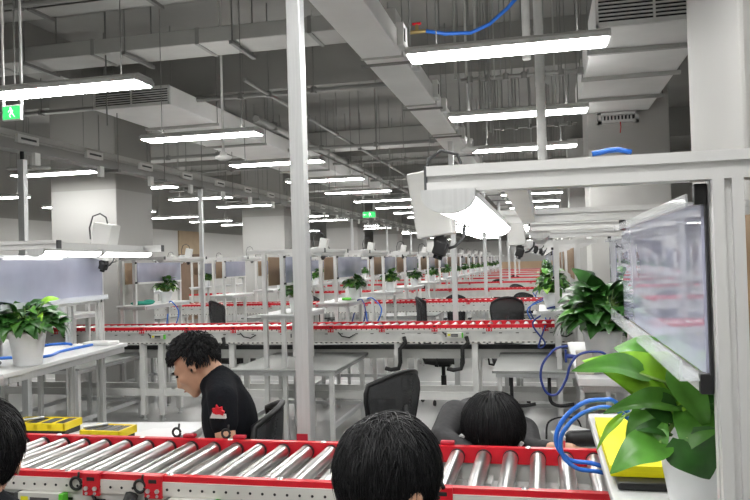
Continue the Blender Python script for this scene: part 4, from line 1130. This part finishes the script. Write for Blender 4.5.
# worker bent forward over the conveyor, head down on folded arms
pw2, off, B, Ch = seated_person('person in charcoal jacket bent forward, dark head resting behind red rail',
    (-.205, 2.855, 1.058), (.02,-.25,-.95), (0,-.93,.35), (-.225,3.02,1.04), (-.255,3.17,.97), (-.27,3.45,.66),
    ((-.375,3.03,1.06),(-.10,3.10,.98)), ((-.405,2.83,1.01),(-.07,2.90,.955)), ((-.28,2.72,.985),(.075,2.80,.990)), ((1,-.15,-.1),(1,-.1,-.1)),
    ((-.37,3.0,.60),(-.13,3.0,.60)), ((-.37,3.08,0),(-.13,3.08,0)), cloth='jacket', long_sleeve=.45, face=True, hcurl=.4,
    hairkw=dict(seed=8, N=2600, length=.20, whorl=(0,-.13,.06), droop=.22, lift=.008, zmin=-.13, front=.085, fringe=.03, messy=.08, side_z=-.11, rad=(.106,.116,.112), wid=.0026))
for x, z, s in ((-.322,1.03,1),(-.10,1.012,.7)):
    T = Matrix.Translation(Vector((x,2.775,z))+off) @ Euler((.3,.7,.2)).to_matrix().to_4x4()
    b = MB().box(-.010*s,.010*s,-.004,.004,-.022*s,.014*s,T=T)
    b.build('collar_tip', 'paper', pw2, bevel=.003)
w = Vector((.055,2.814,.986)) + off
MB().tube([w + Vector((.0,.030*math.cos(a),.030*math.sin(a))) for a in [2*PI*i/16 for i in range(17)]], .004, n=6).build('bracelet', 'redd', pw2)

# two dark-haired workers on the camera side
seated_person('person with straight black hair seen from behind, before the mesh chair',
    (-.278, 1.27, 1.300), (.55,.78,-.34), (.18,.20,.95), (-.325,1.235,1.16), (-.345,1.22,1.02), (-.36,1.18,.62),
    ((-.20,1.10,1.10),(-.46,1.36,1.10)), ((-.08,1.22,.88),(-.36,1.55,.88)), ((.02,1.42,.93),(-.16,1.66,.93)), ((.3,.9,0),(.5,.8,0)),
    ((.0,1.55,.60),(-.15,1.68,.60)), ((.0,1.50,0),(-.18,1.66,0)),
    hairkw=dict(seed=14, N=4200, length=.10, whorl=(-.02,-.045,.13), droop=.45, lift=.009, zmin=-.06, front=.055, fringe=.062, messy=.5, side_z=.02, rad=(.075,.094,.090), wid=.0017))
seated_person('person with black hair seen from behind, cut by the frame edge before yellow tray',
    (-1.275, 1.45, 1.275), (-.5,.85,-.15), (0,.05,1), (-1.27,1.42,1.16), (-1.27,1.40,1.0), (-1.25,1.35,.62),
    ((-1.10,1.44,1.08),(-1.43,1.36,1.08)), ((-1.13,1.62,.90),(-1.50,1.55,.90)), ((-1.25,1.82,.94),(-1.50,1.80,.94)), ((-.2,.9,0),(0,1,0)),
    ((-1.28,1.78,.60),(-1.46,1.74,.60)), ((-1.28,1.76,0),(-1.46,1.72,0)),
    hairkw=dict(seed=19, N=2600, length=.12, whorl=(0,-.05,.13), droop=.4, lift=.010, zmin=-.09, front=.06, fringe=.04, messy=.5, side_z=-.04, rad=(.082,.10,.096), wid=.002))

# black cable brackets under the pale table of the louvred-duct line
for i, (x, y) in enumerate(((-.30, 6.50), (.02, 6.52))):
    o = MB().tube(smooth([(x,y,.66),(x,y,.50),(x+.02,y,.44),(x+.09,y-.01,.42),(x+.2,y-.02,.44)],4), .016, n=7).build('cable_bracket', 'black')
    tag(o, ('black bent cable bracket under the table edge behind the bent worker', 'second black bent cable bracket, nearer the navy hose loop')[i], 'bracket')
